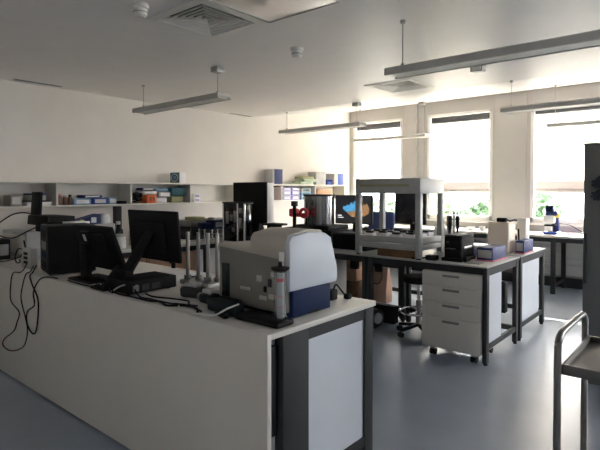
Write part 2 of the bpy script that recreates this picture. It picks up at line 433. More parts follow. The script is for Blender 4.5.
# things on the shelf ------------------------------------------------
Z0 = zs
def sbox(name, label, cat, m, y0, y1, z0, z1, x0=-5.98, x1=-5.78, group=None, lid=None, bev=.006, face=None, rot=0.):
    r = thing(name, label, cat, ((x0+x1)/2, (y0+y1)/2, z0), group)
    MB().box(x0, x1, y0, y1, z0, z1, bev, rot=rot).build('body', m, r)
    if lid: MB().box(x0-.004, x1+.004, y0-.004, y1+.004, z1-.25*(z1-z0), z1+.004, bev, rot=rot).build('lid', lid, r)
    if face: MB().box(x1-.001, x1+.0015, y0+.15*(y1-y0), y1-.15*(y1-y0), z0+.2*(z1-z0), z1-.2*(z1-z0), rot=rot, piv=((x0+x1)/2, (y0+y1)/2, z0)).build('label_sticker', face, r)
    return r
sbox('storage_box', 'pale grey box at bottom of stack in the leftmost shelf bay', 'box', M['paper'], 2.24, 2.50, Z0, Z0+.055, lid=M['black'])
sbox('storage_box', 'grey box with navy lid on top of stack in the leftmost shelf bay', 'box', M['greypack'], 2.28, 2.44, Z0+.06, Z0+.135, lid=M['boxblue'])
sbox('storage_box', 'dull brown box beside the stack in the leftmost shelf bay', 'box', M['instr_grey'], 2.07, 2.19, Z0, Z0+.12, face=M['greypack'])
for i, (y, h, w) in enumerate(((2.61, .13, .032), (2.68, .11, .03), (2.735, .12, .022))):
    r = thing('reagent_jar', 'brown reagent jar at left of second shelf bay, '+('leftmost of three', 'middle of three', 'rightmost of three')[i], 'jar', (-5.84, y, Z0), 'brown jars in the second shelf bay')
    MB().lathe((-5.84, y, Z0), [(w*.9, 0), (w, .01), (w, h*.7), (w*.7, h*.82), (w*.6, h*.85)]).build('body', M['brown'], r)
    MB().lathe((-5.84, y, Z0), [(w*.72, h*.83), (w*.72, h)]).build('cap', (M['pink'], M['greypack'], M['black'])[i], r)
for i, (y0, y1, z0, z1, m, lb) in enumerate(((2.76, 2.98, 0, .075, 'cyan', 'light blue packet, left end of row in second shelf bay'), (2.86, 3.12, .08, .115, 'boxblue', 'navy packet lying on top of the packets in second shelf bay'),
        (2.99, 3.19, 0, .078, 'blue', 'bright blue packet, middle of row in second shelf bay'), (3.20, 3.31, 0, .085, 'cyan', 'pale packet at right end of row in second shelf bay'))):
    sbox('packet', lb, 'packet', M[m], y0, y1, Z0+z0, Z0+z1, x0=-5.96, x1=-5.80, group='packets in the second shelf bay', bev=.018, face=M['paper'])
sbox('small_case', 'small flat black case at right of the second shelf bay', 'case', M['black'], 3.33, 3.43, Z0, Z0+.035, x0=-5.9, bev=.008)
cb = MB()
for j in range(5):
    a = random.uniform(0, 6); pts = [(-5.86+.045*math.cos(a+t), 3.60+.07*math.sin(a+t*1.3), Z0+.02+.022*j+.03*(1+math.sin(t*1.7+j))/2) for t in [q*.8 for q in range(9)]]
    cb.tube(pts, .008, 6)
tag(cb.build('cable_bundle', M['black']), 'tangled dark cable bundle at left of third shelf bay', 'cables')
r = sbox('plastic_bin', 'bright orange plastic bin in third shelf bay', 'bin', M['orange'], 3.73, 3.87, Z0, Z0+.11, x0=-5.92)
MB().box(-5.781, -5.775, 3.765, 3.785, Z0+.03, Z0+.085).box(-5.781, -5.775, 3.815, 3.835, Z0+.03, Z0+.085).build('slots', M['brown'], r)
for (y0, y1, z0, z1, m, lb) in ((3.67, 3.91, .115, .165, 'greypack', 'grey packet resting on the orange bin'), (3.66, 3.86, .17, .205, 'boxblue', 'dark blue packet topmost above the orange bin'),
        (3.89, 4.06, 0, .075, 'paper', 'white packet right of the orange bin'), (3.92, 4.12, .08, .15, 'greypack', 'grey packet on the white packet right of the orange bin'), (3.88, 4.08, .155, .20, 'cyan', 'pale blue packet topmost right of the orange bin'),
        (4.13, 4.34, 0, .09, 'olive', 'pale olive packet under the teal bags'), (4.13, 4.39, .095, .21, 'teal', 'teal plastic bag on the olive packet in third shelf bay')):
    sbox('packet', lb, 'packet', M[m], y0, y1, Z0+z0, Z0+z1, x0=-5.96, x1=-5.81, group='packets in the third shelf bay', bev=.02, face=M['paper'] if m in ('greypack', 'boxblue') else None)
for z, lb in ((0, 'lower'), (.062, 'upper')):
    sbox('tip_box', 'tiny white box with purple label, '+lb+' of two in fourth shelf bay', 'box', M['paper'], 4.49, 4.60, Z0+z, Z0+z+.058, x0=-5.9, group='small white boxes in fourth shelf bay', face=M['lilac'], bev=.003)
sbox('small_carton', 'small faded red carton in shelf bay behind the white monitor edge', 'box', M['pink'], 5.98, 6.12, Z0+.0, Z0+.16, x0=-5.9)
for i, (y, z) in enumerate(((6.39, 0), (6.39, .085), (6.62, 0), (6.62, .085), (6.39, .17), (6.62, .17))):
    lb = ('bottom left', 'middle left', 'bottom right', 'middle right', 'top left', 'top right')[i]
    sbox('lilac_box', 'lilac and white box, '+lb+' of the lilac stack on the shelf', 'box', M['lilac'], y, y+.21, Z0+z, Z0+z+(.08 if z < .1 else .045), group='lilac boxes on the shelf', face=M['paper'], bev=.003)
for i, z in enumerate((0, .07, .14)):
    sbox('teal_box', ('bottom', 'middle', 'top')[i]+' grey teal box of the stack right of lilac boxes', 'box', M['greypack'] if i == 2 else M['cyan'], 6.88, 7.15, Z0+z, Z0+z+.065, group='grey teal boxes on the shelf', face=M['teal'], bev=.003)
sbox('carton', 'tan cardboard carton at right end of the shelf', 'box', M['cardboard'], 7.36, 7.80, Z0, Z0+.19, bev=.004)
# on top of the shelf
r = thing('logo_box', 'teal cube box with round emblem standing on top of the shelf', 'box', (-5.85, 4.2, zt))
MB().box(-5.97, -5.76, 4.225, 4.33, zt, zt+.145, .004).build('body', M['paper'], r)
MB().box(-5.972, -5.758, 4.220, 4.226, zt, zt+.145).build('front_face', M['teal'], r)
MB().tube([(-5.865+.075*math.cos(t), 4.219, zt+.072+.05*math.sin(t)) for t in [q*math.pi/8 for q in range(16)]], .007, 6, closed=True).build('round_emblem', M['paper'], r)
MB().sphere((-5.865, 4.219, zt+.072), .028, (1.5, .15, 1)).build('emblem_dot', M['cyan'], r)
r = sbox('binder_box', 'dark navy box file standing alone on top of the shelf', 'box file', M['boxblue'], 6.17, 6.38, zt, zt+.255, x0=-5.97)
MB().box(-5.97, -5.779, 6.12, 6.17, zt, zt+.25, .003).build('spine', M['greypack'], r)
for i, (y0, y1, z0, z1, m, lb) in enumerate(((6.86, 7.22, 0, .05, 'palegreen', 'pale green flat box at bottom left of pile on shelf top'), (6.96, 7.30, .054, .10, 'palegreen', 'pale green flat box in middle of pile on shelf top'), (6.93, 7.25, .104, .145, 'olive', 'olive brown flat box topmost on pile on shelf top'))):
    sbox('flat_box', lb, 'box', M[m], y0, y1, zt+z0, zt+z1, group='flat boxes on shelf top', bev=.003)
sbox('grey_carton', 'tall grey carton beside green boxes on shelf top', 'box', M['greypack'], 7.31, 7.60, zt, zt+.235, lid=M['greypack'])
r = thing('desk_tray', 'small bright blue open tray on shelf top', 'tray', (-5.87, 7.74, zt))
MB().box(-5.95, -5.79, 7.66, 7.83, zt, zt+.02).box(-5.95, -5.79, 7.66, 7.675, zt, zt+.10).box(-5.95, -5.79, 7.815, 7.83, zt, zt+.10).box(-5.95, -5.935, 7.66, 7.83, zt, zt+.11).box(-5.805, -5.79, 7.66, 7.83, zt, zt+.06).build('tray_body', M['blue'], r)
r = sbox('binder_box', 'blue and grey box file at right end of shelf top by window', 'box file', M['blue'], 7.99, 8.2, zt, zt+.225)
MB().box(-5.981, -5.779, 7.87, 7.99, zt, zt+.22, .003).build('spine', M['greypack'], r)

# things on the wall counter ------------------------------------------
r = thing('benchtop_cabinet', 'grey benchtop instrument against the left wall behind the left monitor', 'instrument', (-5.67, 2.78, WC))
MB().box(-5.95, -5.4, 2.5, 3.06, WC, 1.15, .01).build('body', M['greypack'], r)
MB().box(-5.4, -5.39, 2.55, 3.0, .92, 1.1, .004).build('door', M['instr_grey'], r)
r = thing('open_box', 'long navy box tilted on the grey instrument, yellow content showing', 'box', (-5.55, 2.7, 1.15))
MB().prism([(2.56, 1.152), (2.90, 1.152), (2.90, 1.265), (2.56, 1.18)], 'x', -5.62, -5.45).build('body', M['boxblue'], r)
MB().sphere((-5.447, 2.68, 1.187), .032, (.3, 1, .7)).build('yellow_content', M['yellow'], r)
MB().box(-5.452, -5.445, 2.79, 2.85, 1.17, 1.23).build('label_sticker', M['paper'], r)
tag(MB().lathe((-5.5, 2.975, 1.15), [(.05, 0), (.062, .01), (.065, .06), (.05, .10), (.052, .115), (.035, .125)]).build('tissue_roll', M['paper']), 'white crumpled roll right of the tilted navy box', 'roll')
r = thing('white_box', 'white slanted box behind the computer tower, left of the navy box', 'box', (-4.7, 2.25, BT))
MB().box(-4.78, -4.62, 2.18, 2.34, BT, 1.235, .006, rot=.25).build('body', M['greypack'], r)
MB().box(-4.785, -4.615, 2.175, 2.345, 1.222, 1.24, .003, rot=.25).build('lid', M['paper'], r)
for i, (y, h) in enumerate(((3.12, .30), (3.32, .26))):
    r = thing('lab_bottle', ('dark', 'clear')[i]+' lab bottle on wall counter '+('left', 'right')[i]+' of the dark post', 'bottle', (-5.45, y, WC), 'bottles by the dark post')
    MB().lathe((-5.45, y, WC), [(.05, 0), (.055, .01), (.055, h*.65), (.02, h*.8), (.02, h*.9)]).build('body', (M['darkgreen'], CLEAR)[i], r)
    MB().lathe((-5.45, y, WC), [(.026, h*.88), (.026, h)]).build('cap', (M['greypack'], M['black'])[i], r)
r = thing('canister', 'white cylindrical canister on wall counter left of the tilted monitor', 'canister', (-5.28, 3.05, WC))
MB().lathe((-5.28, 3.05, WC), [(.055, 0), (.058, .01), (.058, .14)]).build('body', M['paper'], r)
MB().lathe((-5.28, 3.05, WC), [(.06, .135), (.06, .16), (.05, .165)]).build('lid', M['greypack'], r)
r = thing('bench_instrument', 'long low grey instrument on the wall counter below the shelf', 'instrument', (-5.68, 4.62, WC))
MB().box(-5.95, -5.42, 4.15, 5.10, WC, 1.04, .012).build('lower_body', M['steel'], r)
MB().box(-5.9, -5.46, 4.18, 5.08, 1.04, 1.12, .02).build('hood', M['instr_grey'], r)
MB().box(-5.42, -5.412, 4.2, 5.05, .92, 1.0, .003).build('dark_front', M['black'], r)
MB().box(-5.72, -5.5, 4.28, 4.46, 1.12, 1.17, .006).build('sample_tray', M['olive'], r)
MB().cyl((-5.55, 4.62, 1.12), (-5.55, 4.62, 1.15), .05).build('knob', M['midgrey'], r)

# ------------------------------------------------------------------ near workbench

r = thing('workbench', 'near white workbench with tall plain panel facing the camera', 'workbench', (-3.4, 2.0, 0))
MB().box(-6.03, -1.505, 1.587, 2.455, BT-.028, BT, .003).build('worktop', M['white'], r)
MB().box(-6.03, -1.505, 1.56, 1.587, .03, BT, .003).build('back_panel', M['white'], r)
MB().box(-5.98, -1.62, 1.60, 1.63, 0, .10).build('plinth', M['steel'], r)
MB().box(-1.57, -1.515, 1.675, 1.86, .01, BT-.029, .003).build('leg', M['steel'], r)
MB().box(-1.57, -1.515, 2.36, 2.44, .0, BT-.029, .003).build('leg', M['steel'], r)
MB().box(-5.95, -5.9, 2.36, 2.44, .0, BT-.029, .003).build('leg', M['steel'], r)
MB().box(-1.56, -1.52, 1.86, 2.36, BT-.09, BT-.029).build('top_rail', M['steel'], r)
MB().box(-1.56, -1.52, 1.86, 2.36, .10, .15).build('bottom_rail', M['steel'], r)
MB().box(-5.9, -1.57, 2.40, 2.44, BT-.09, BT-.029).build('top_rail', M['steel'], r)
MB().box(-1.55, -1.53, 1.86, 2.36, .15, BT-.09).build('end_panel', M['panel'], r)
MB().box(-1.60, -1.54, 1.60, 1.665, .42, .83, .004).build('power_strip', M['black'], r)

# desktop tower
r = thing('computer_tower', 'black desktop computer tower standing at left end of near workbench', 'computer', (-3.9, 1.78, BT))
MB().prism([(-4.09, 1.68), (-3.775, 1.605), (-3.70, 1.93), (-4.015, 2.005)], 'z', BT+.01, 1.272, .006).build('case', M['black'], r)
d = Vector((.315, -.075, 0)).normalized(); nn = Vector((d.y, -d.x, 0))
def rear(u0, u1, z0, z1, t=.004):
    b = Vector((-4.09, 1.68, 0)); mb = MB()
    p = [b+d*u0, b+d*u1]; q = [x+nn*t for x in p]
    mb.prism([(p[0].x, p[0].y), (p[1].x, p[1].y), (q[1].x, q[1].y), (q[0].x, q[0].y)], 'z', z0, z1); return mb
rear(.02, .30, .93, 1.255).build('rear_plate', M['steel'], r)
for z0, z1, m in ((1.18, 1.24, 'black'), (1.09, 1.15, 'midgrey'), (1.03, 1.07, 'navy'), (.95, 1.0, 'black')):
    rear(.08, .25, z0, z1, .007).build('port_block', M[m], r)
for p in ((-4.05, 1.69), (-3.80, 1.63), (-3.73, 1.91), (-4.0, 1.98)): MB().cyl((*p, BT), (*p, BT+.012), .012).build('foot', M['rubber'], r)
# white adapter box left of tower
r = thing('network_box', 'white upright box with plugged cables left of computer tower', 'router', (-4.27, 1.66, BT))
MB().box(-4.36, -4.19, 1.64, 1.70, BT, BT+.165, .008).build('case', M['greypack'], r)
for z in (.95, .985, 1.02): MB().box(-4.30, -4.24, 1.632, 1.641, z, z+.02).build('port', M['black'], r)
MB().cyl((-4.33, 1.66, BT+.16), (-4.36, 1.66, BT+.22), .006).build('antenna', M['black'], r)

# monitor seen from behind, left
def tilted_panel(cx, y, z, w, h, t, tilt, m, name, parent, bev=.008):
    mb = MB(); mb.box(cx-w/2, cx+w/2, y-t/2, y+t/2, z-h/2, z+h/2, bev, rx=tilt)
    return mb.build(name, m, parent)
r = thing('monitor', 'black monitor seen from behind, leaning strongly, right of the computer tower', 'monitor', (-3.36, 1.75, BT), 'black monitors on the near workbench')
tl = R(20)
tilted_panel(-3.36, 1.78, 1.135, .53, .335, .028, tl, M['black'], 'display', r)
tilted_panel(-3.36, 1.752, 1.155, .30, .18, .03, tl, M['softblack'], 'rear_bulge', r, .012)
tilted_panel(-3.42, 1.72, 1.20, .11, .11, .03, tl, M['softblack'], 'mount_plate', r, .012)
tilted_panel(-3.42, 1.702, 1.205, .034, .05, .004, tl, M['greypack'], 'rating_sticker', r, .001)
MB().prism([(1.685, BT+.02), (1.735, BT+.02), (1.725, 1.16), (1.675, 1.17)], 'x', -3.455, -3.375, .008).build('neck', M['softblack'], r)
MB().box(-3.53, -3.22, 1.63, 1.86, BT, BT+.018, .008).build('stand_base', M['softblack'], r)

# thin client + monitor on arm
r = thing('desktop_computer', 'flat black desktop computer lying on near workbench under leaning monitor', 'computer', (-2.86, 1.79, BT))
MB().box(-2.93, -2.69, 1.605, 1.945, BT+.008, BT+.085, .005).build('case', M['black'], r)
MB().box(-2.691, -2.687, 1.62, 1.93, BT+.016, BT+.078, .002).build('rear_plate', M['softblack'], r)
for y, w, m in ((1.63, .04, 'midgrey'), (1.69, .05, 'steel'), (1.76, .06, 'steel')):
    MB().box(-2.688, -2.683, y, y+w, BT+.022, BT+.058).build('port', M[m], r)
for x in (-2.90, -2.73):
    for y in (1.63, 1.91): MB().cyl((x, y, BT), (x, y, BT+.01), .012).build('foot', M['rubber'], r)
r = thing('monitor', 'large black monitor seen from behind on a slanted flat arm', 'monitor', (-3.0, 1.66, BT), 'black monitors on the near workbench')
tilted_panel(-3.055, 2.02, 1.222, .595, .35, .024, R(5), M['black'], 'display', r)
tilted_panel(-3.055, 2.0, 1.21, .34, .2, .03, R(5), M['softblack'], 'rear_bulge', r, .012)
MB().bar((-2.87, 1.70, BT+.115), (-3.045, 1.99, 1.25), .075, .024, .006).build('arm', M['black'], r)
MB().prism([(1.585, BT+.012), (1.70, BT+.012), (1.735, BT+.125), (1.70, BT+.15), (1.66, BT+.10)], 'x', -3.0, -2.935, .004).build('hinge', M['softblack'], r)
MB().box(-2.99, -2.84, 1.675, 1.73, BT+.095, BT+.125, .006).build('hinge_bar', M['softblack'], r)
MB().box(-3.10, -2.935, 1.575, 1.85, BT, BT+.014, .005).build('stand_base', M['softblack'], r)
MB().box(-2.80, -2.775, 1.985, 2.0, 1.02, 1.055).build('latch', M['softblack'], r)
# papers and mouse
pp = thing('paper_stack', 'white paper sheets spread on near workbench behind flat computer', 'papers', (-3.2, 2.2, BT))
for i, (x, y, a) in enumerate(((-3.25, 2.2, .3), (-3.10, 2.24, -.1), (-3.02, 2.16, .5))):
    MB().box(x-.105, x+.105, y-.148, y+.148, BT+.0005+.0022*i, BT+.002+.0022*i, rot=a).build('sheet', M['paper'], pp)
r = thing('computer_mouse', 'black computer mouse on the near workbench beside white papers', 'mouse', (-2.80, 2.16, BT))
MB().sphere((-2.80, 2.16, BT+.018), .034, (1.0, 1.7, .52)).build('shell', M['black'], r)
MB().cyl((-2.80, 2.135, BT+.033), (-2.80, 2.12, BT+.033), .006).build('scroll_wheel', M['midgrey'], r)

# rod stand
r = thing('rod_stand', 'stand of four upright metal rods on grey base, left of beige instrument', 'stand', (-2.66, 2.13, BT))
MB().box(-2.80, -2.50, 2.05, 2.22, BT, BT+.03, .006).build('base_plate', M['brushed'], r)
for x, y, m in ((-2.775, 2.10, 'brushed'), (-2.70, 2.13, 'midgrey'), (-2.60, 2.13, 'brushed'), (-2.54, 2.16, 'brushed')):
    MB().cyl((x, y, BT+.03), (x, y, 1.255), .0125).build('rod', M[m], r)
    MB().cyl((x, y, BT+.03), (x, y, BT+.055), .024).build('clamp_collar', M['midgrey'], r)

def motor(label, x0, x1, y0, y1, h, m, rot):
    r = thing('motor_unit', label, 'motor unit', ((x0+x1)/2, (y0+y1)/2, BT), 'dark motor units on the near workbench')
    MB().box(x0, x1, y0, y1, BT, BT+h, .018, rot=rot).build('body', m, r)
    cx, cy = (x0+x1)/2, (y0+y1)/2
    MB().box(cx-.045, cx+.045, cy-.03, cy+.03, BT+h, BT+h+.025, .008, rot=rot).build('top_clip', M['greypack'], r)
    MB().cyl((x0-.0, cy, BT+h*.5), (x0-.035, cy, BT+h*.5), .022).build('shaft_end', M['midgrey'], r)
motor('dark motor unit with grey clip, left one at foot of the metal rods', -2.46, -2.33, 1.80, 1.90, .06, M['steel'], .2)
motor('dark motor unit with grey clip, right one at foot of the metal rods', -2.24, -2.12, 1.76, 1.85, .055, M['teal_black'], -.1)
r = thing('hand_tool', 'flat dark green-black tool body lying in front of beige instrument', 'tool', (-1.95, 1.70, BT))
MB().prism([(-2.09, 1.72), (-2.04, 1.775), (-1.90, 1.775), (-1.815, 1.72), (-1.815, 1.655), (-1.92, 1.645), (-2.05, 1.67)], 'z', BT+.004, BT+.07, .02).build('body', M['teal_black'], r)
MB().sphere((-2.055, 1.725, BT+.048), .04, (1, 1, .9)).build('head', M['teal_black'], r)
MB().bar((-1.95, 1.655, BT+.014), (-1.84, 1.62, BT+.014), .03, .02, .005).build('handle', M['black'], r)

# cables on the bench
def cable(name, label, pts, rad, m, group='cables on and around the near workbench'):
    tag(MB().tube(pts, rad, 7).build(name, m), label, 'cable', group)
z = BT+.006
cable('cable', 'long thin cable looping furthest down the panel at left end of near workbench', [(-4.2, 1.62, BT+.05), (-4.17, 1.58, BT+.006), (-4.157, 1.548, .90), (-4.289, 1.548, .879), (-4.336, 1.546, .756), (-4.323, 1.546, .651), (-4.166, 1.546, .59), (-4.216, 1.546, .498), (-4.276, 1.546, .424), (-4.473, 1.546, .322), (-4.503, 1.546, .261), (-4.336, 1.546, .252), (-4.097, 1.546, .333), (-4.014, 1.546, .462), (-4.05, 1.546, .568), (-4.127, 1.546, .7), (-4.094, 1.546, .808), (-4.03, 1.546, .90), (-4.03, 1.575, BT+.008), (-4.1, 1.63, BT+.04)], .0045, M['black'])
cable('cable', 'shorter black cable looping over edge below the computer tower', [(-4.05, 1.63, BT+.05), (-3.985, 1.575, BT+.006), (-3.96, 1.547, .895), (-3.912, 1.546, .83), (-3.822, 1.546, .743), (-3.82, 1.546, .625), (-3.865, 1.546, .489), (-3.946, 1.546, .474), (-4.022, 1.546, .532), (-4.01, 1.546, .619), (-3.883, 1.546, .687), (-3.9, 1.546, .772), (-3.842, 1.546, .849), (-3.76, 1.547, .90), (-3.70, 1.575, BT+.006), (-3.6, 1.59, BT+.006)], .0055, M['black'])
cable('cable', 'black cable lying between leaning monitor base and slanted monitor arm', [(-3.46, 1.60, z), (-3.36, 1.595, z), (-3.225, 1.592, z), (-3.15, 1.598, z), (-3.11, 1.61, z+.005), (-3.10, 1.64, z+.012)], .005, M['black'])
cable('cable', 'thick black cable bundle running along front edge of near workbench', [(-2.90, 1.60, z+.02), (-2.80, 1.592, z), (-2.62, 1.597, z), (-2.48, 1.60, z), (-2.40, 1.62, z+.003), (-2.30, 1.60, z), (-2.22, 1.66, z), (-2.12, 1.66, z), (-2.05, 1.61, z)], .006, M['black'])
cable('cable', 'thin black cable weaving behind the thick black bundle', [(-2.68, 1.64, z+.03), (-2.60, 1.625, z), (-2.50, 1.635, z), (-2.40, 1.60, z+.012), (-2.33, 1.64, z), (-2.24, 1.62, z+.014), (-2.16, 1.70, z)], .005, M['black'])
cable('cable', 'curled black cable at foot of the slanted monitor arm', [(-3.10, 1.615, z+.02), (-3.02, 1.625, z+.05), (-2.95, 1.612, z+.06), (-2.88, 1.592, z+.03), (-2.84, 1.588, z), (-2.90, 1.598, z), (-3.0, 1.615, z+.02), (-3.06, 1.62, z+.05)], .005, M['black'])
cable('cable', 'white cable curving in front of the flat dark tool', [(-2.30, 1.69, z), (-2.22, 1.62, z), (-2.12, 1.59, z), (-2.0, 1.588, z+.002), (-1.90, 1.596, z+.012), (-1.83, 1.615, z+.05), (-1.79, 1.66, z+.072)], .0045, M['cable_white'])
cable('cable', 'white cable rising beside the flat black computer', [(-2.86, 1.592, z), (-2.80, 1.60, z+.035), (-2.72, 1.612, z+.06), (-2.685, 1.66, z+.05)], .0045, M['cable_white'])
cable('cable', 'black cable arcing high at left edge behind the white upright box', [(-5.62, 1.9, 1.20), (-5.42, 1.95, 1.29), (-5.2, 1.97, 1.32), (-5.05, 1.985, 1.315)], .007, M['black'])
cable('cable', 'black cable sagging below the arcing one at left edge', [(-5.58, 1.8, 1.15), (-5.36, 1.825, 1.095), (-5.14, 1.83, 1.085), (-4.96, 1.83, 1.11), (-4.81, 1.85, 1.16), (-4.775, 1.95, 1.21), (-4.77, 2.06, 1.25)], .006, M['black'])
cable('cable', 'black coiled cable on bench left of the white upright box', [(-4.88, 1.64, z), (-4.75, 1.66, z+.01), (-4.55, 1.70, z+.06), (-4.50, 1.70, z+.12), (-4.55, 1.69, z+.13), (-4.60, 1.68, z+.06), (-4.52, 1.66, z+.02), (-4.42, 1.65, z+.03), (-4.375, 1.632, z+.06)], .005, M['black'])
cable('cable', 'thin black cable draped behind the thick bundle near the dark motor units', [(-2.66, 1.70, z), (-2.55, 1.68, z), (-2.42, 1.72, z), (-2.30, 1.74, z), (-2.24, 1.70, z), (-2.14, 1.655, z+.004), (-2.05, 1.635, z)], .005, M['black'])
r = thing('black_module', 'small black box at far left edge on near workbench', 'module', (-5.15, 1.72, BT))
MB().box(-5.30, -4.97, 1.67, 1.78, BT, 1.09, .01).build('body', M['softblack'], r)
MB().box(-4.971, -4.966, 1.69, 1.76, BT+.04, BT+.14, .002).build('side_panel', M['midgrey'], r)
r = thing('bench_module', 'light grey box shaped instrument at far left of near workbench', 'instrument', (-5.1, 1.93, BT))
MB().box(-5.42, -4.84, 1.865, 2.0, BT, 1.15, .008).build('body', M['greypack'], r)
MB().box(-5.38, -4.88, 1.858, 1.866, BT+.04, 1.12, .003).build('front_panel', M['white'], r)
r = thing('camera_stand_instrument', 'black instrument with upright rectangular plate behind the computer tower', 'instrument', (-5.03, 2.17, BT))
MB().box(-5.20, -4.86, 2.04, 2.31, BT, BT+.02, .006).build('base', M['black'], r)
MB().box(-5.14, -4.94, 2.06, 2.28, BT+.02, 1.20, .012).build('column', M['softblack'], r)
MB().prism([(2.03, 1.20), (2.30, 1.20), (2.30, 1.29), (2.04, 1.295)], 'x', -5.26, -4.80, .012).build('head', M['black'], r)
MB().box(-5.33, -5.13, 2.10, 2.13, 1.285, 1.52, .006, rx=-.06).build('upright_plate', M['black'], r)

# ------------------------------------------------------------------ beige instrument
mx, my = -1.585, 1.80
r = thing('lab_analyser', 'beige and white tabletop analyser with navy base at end of near workbench', 'analyser', (-1.86, 2.0, BT))
prof = [(my+.04, BT+.14), (my+.04, BT+.28), (my, BT+.285), (my, BT+.385), (my+.02, BT+.413), (my+.15, BT+.434), (my+.285, BT+.424), (my+.335, BT+.374), (my+.385, BT+.23), (my+.392, BT+.17), (my+.38, BT+.14)]
MB().prism(prof, 'x', mx-.275, mx-.03, .008).build('hood', M['beige'], r)
prof2 = [(my+.04, BT+.14), (my+.04, BT+.29), (my+.0, BT+.295), (my+.0, BT+.335), (my+.02, BT+.345), (my+.30, BT+.335), (my+.36, BT+.25), (my+.37, BT+.14)]
MB().prism([(a, b) for a, b in prof2], 'x', mx-.53, mx-.262, .008).build('side_wing', M['beige'], r)
MB().prism([(my, BT+.14), (my, BT+.38), (my+.02, BT+.41), (my+.15, BT+.42), (my+.285, BT+.41), (my+.335, BT+.365)]+prof[7:], 'x', mx-.032, mx, .008).build('end_cover', M['instr_white'], r)
MB().box(mx-.075, mx-.03, my+.001, my+.1, BT+.03, BT+.3, .006).box(mx-.52, mx-.50, my+.001, my+.1, BT+.03, BT+.3, .006).build('front_trim', M['beige'], r)
fp = MB().prism([(mx-.505, BT+.03), (mx-.07, BT+.03), (mx-.07, BT+.292), (mx-.505, BT+.328)], 'y', my-.004, my+.03, .003).build('front_panel', M['instr_grey'], r)
MB().box(mx-.485, mx-.425, my-.008, my-.002, BT+.06, BT+.24, .003).build('dark_window', M['darkgreen'], fp)
for (u0, u1, z0, z1, m) in ((-.22, -.185, .17, .20, 'greypack'), (-.17, -.15, .12, .15, 'black'), (-.20, -.15, .08, .10, 'greypack'), (-.14, -.115, .15, .19, 'steel'), (-.34, -.27, .115, .13, 'greypack'), (-.135, -.09, .09, .115, 'beige'), (-.12, -.10, .20, .225, 'greypack')):
    MB().box(mx+u0, mx+u1, my-.009, my-.002, BT+z0, BT+z1, .002).build('button', M[m], fp)
MB().box(mx-.50, mx-.005, my+.03, my+.335, BT+.006, BT+.14, .006).build('navy_base', M['navy'], r)
MB().box(mx-.010, mx-.003, my+.15, my+.23, BT+.008, BT+.022).build('base_notch', M['black'], r)
MB().box(mx-.068, mx-.036, my-.0035, my-.0012, BT+.22, BT+.33).build('paper_tag', M['paper'], r)
for q in (-.46, -.05):
    for y in (.06, .30): MB().cyl((mx+q, my+y, BT), (mx+q, my+y, BT+.008), .018).build('foot', M['rubber'], r)
r = thing('drip_tray', 'low black tray in front of the beige analyser', 'tray', (-1.72, 1.70, BT))
MB().box(-1.82, -1.528, 1.65, 1.772, BT, BT+.03, .014, 3).build('tray_body', M['black'], r)
r = thing('sample_tube', 'clear upright cylinder with black cap and red marks at corner of analyser', 'cylinder', (-1.556, 1.70, BT+.03))
tx, ty, tz = -1.556, 1.70, BT+.03
MB().lathe((tx, ty, tz), [(.030, 0), (.030, .235)]).build('clear_wall', TUBE, r)
MB().lathe((tx, ty, tz), [(.016, .005), (.016, .22)]).build('inner_core', M['greypack'], r)
MB().lathe((tx, ty, tz), [(.0175, .18), (.0175, .196)]).build('red_band', M['red'], r)
MB().lathe((tx, ty, tz), [(.0165, .06), (.0165, .066)]).build('red_mark', M['pink'], r)
MB().lathe((tx, ty, tz), [(.0165, .11), (.0165, .116)]).build('red_mark', M['pink'], r)
MB().lathe((tx, ty, tz), [(.026, .225), (.042, .236), (.044, .246), (.02, .25), (.01, .252), (.008, .272)]).build('cap', M['black'], r)
MB().lathe((tx, ty, tz), [(.038, 0), (.038, .012)]).build('collar', M['black'], r)
r = thing('plug_charger', 'tiny black gadget with cable ends behind the analyser on bench corner', 'charger', (-1.70, 2.33, BT))
MB().box(-1.745, -1.69, 2.28, 2.34, BT, BT+.06, .008).build('body', M['black'], r)
MB().tube([(-1.70, 2.31, BT+.055), (-1.69, 2.32, BT+.09), (-1.67, 2.35, BT+.05), (-1.65, 2.38, BT+.008)], .005).build('lead', M['black'], r)
MB().box(-1.675, -1.64, 2.37, 2.41, BT, BT+.03, .006).build('plug', M['softblack'], r)

# ------------------------------------------------------------------ far island: tables

def table(label, x0, x1, y0, y1, end_panel=False, legs=2):
    r = thing('lab_table', label, 'table', ((x0+x1)/2, (y0+y1)/2, 0), 'grey lab tables of the far island')
    MB().box(x0, x1, y0, y1, TT-.014, TT, .003).build('worktop', M['grey_top'], r)
    MB().box(x0+.001, x1-.001, y0+.001, y1-.001, TT-.032, TT-.014).build('top_frame', M['steel'], r)
    for x in ((x0+.008, x1-.042) if legs == 2 else (x0+.008,)):
        for y in (y0+.004, y1-.10):
            MB().box(x, x+.04, y, y+.06, .02, TT-.03, .003).build('leg', M['steel'], r)
            MB().cyl((x+.02, y+.03, 0), (x+.02, y+.03, .022), .018).build('foot', M['rubber'], r)
        if end_panel and x > x0+.5: MB().box(x+.005, x+.035, y0+.06, y1-.1, .13, .175).build('side_rail', M['steel'], r)
        MB().box(x+.005, x+.035, y0+.06, y1-.1, TT-.085, TT-.03).build('side_rail', M['steel'], r)
    MB().box(x0+.05, x1-.05, y0+.012, y0+.045, TT-.075, TT-.03).build('front_rail', M['steel'], r)
    MB().box(x0+.05, x1-.05, y1-.08, y1-.05, .13, .18).build('back_rail', M['steel'], r)
    if end_panel:
        a, b = end_panel
        MB().box(x1-.045, x1-.02, a, b, .175, TT-.085).build('end_panel', M['panel'], r)
table('grey lab table at front right of far island, above the drawer unit', -2.78, -1.55, 4.35, 5.27, (4.42, 4.78))
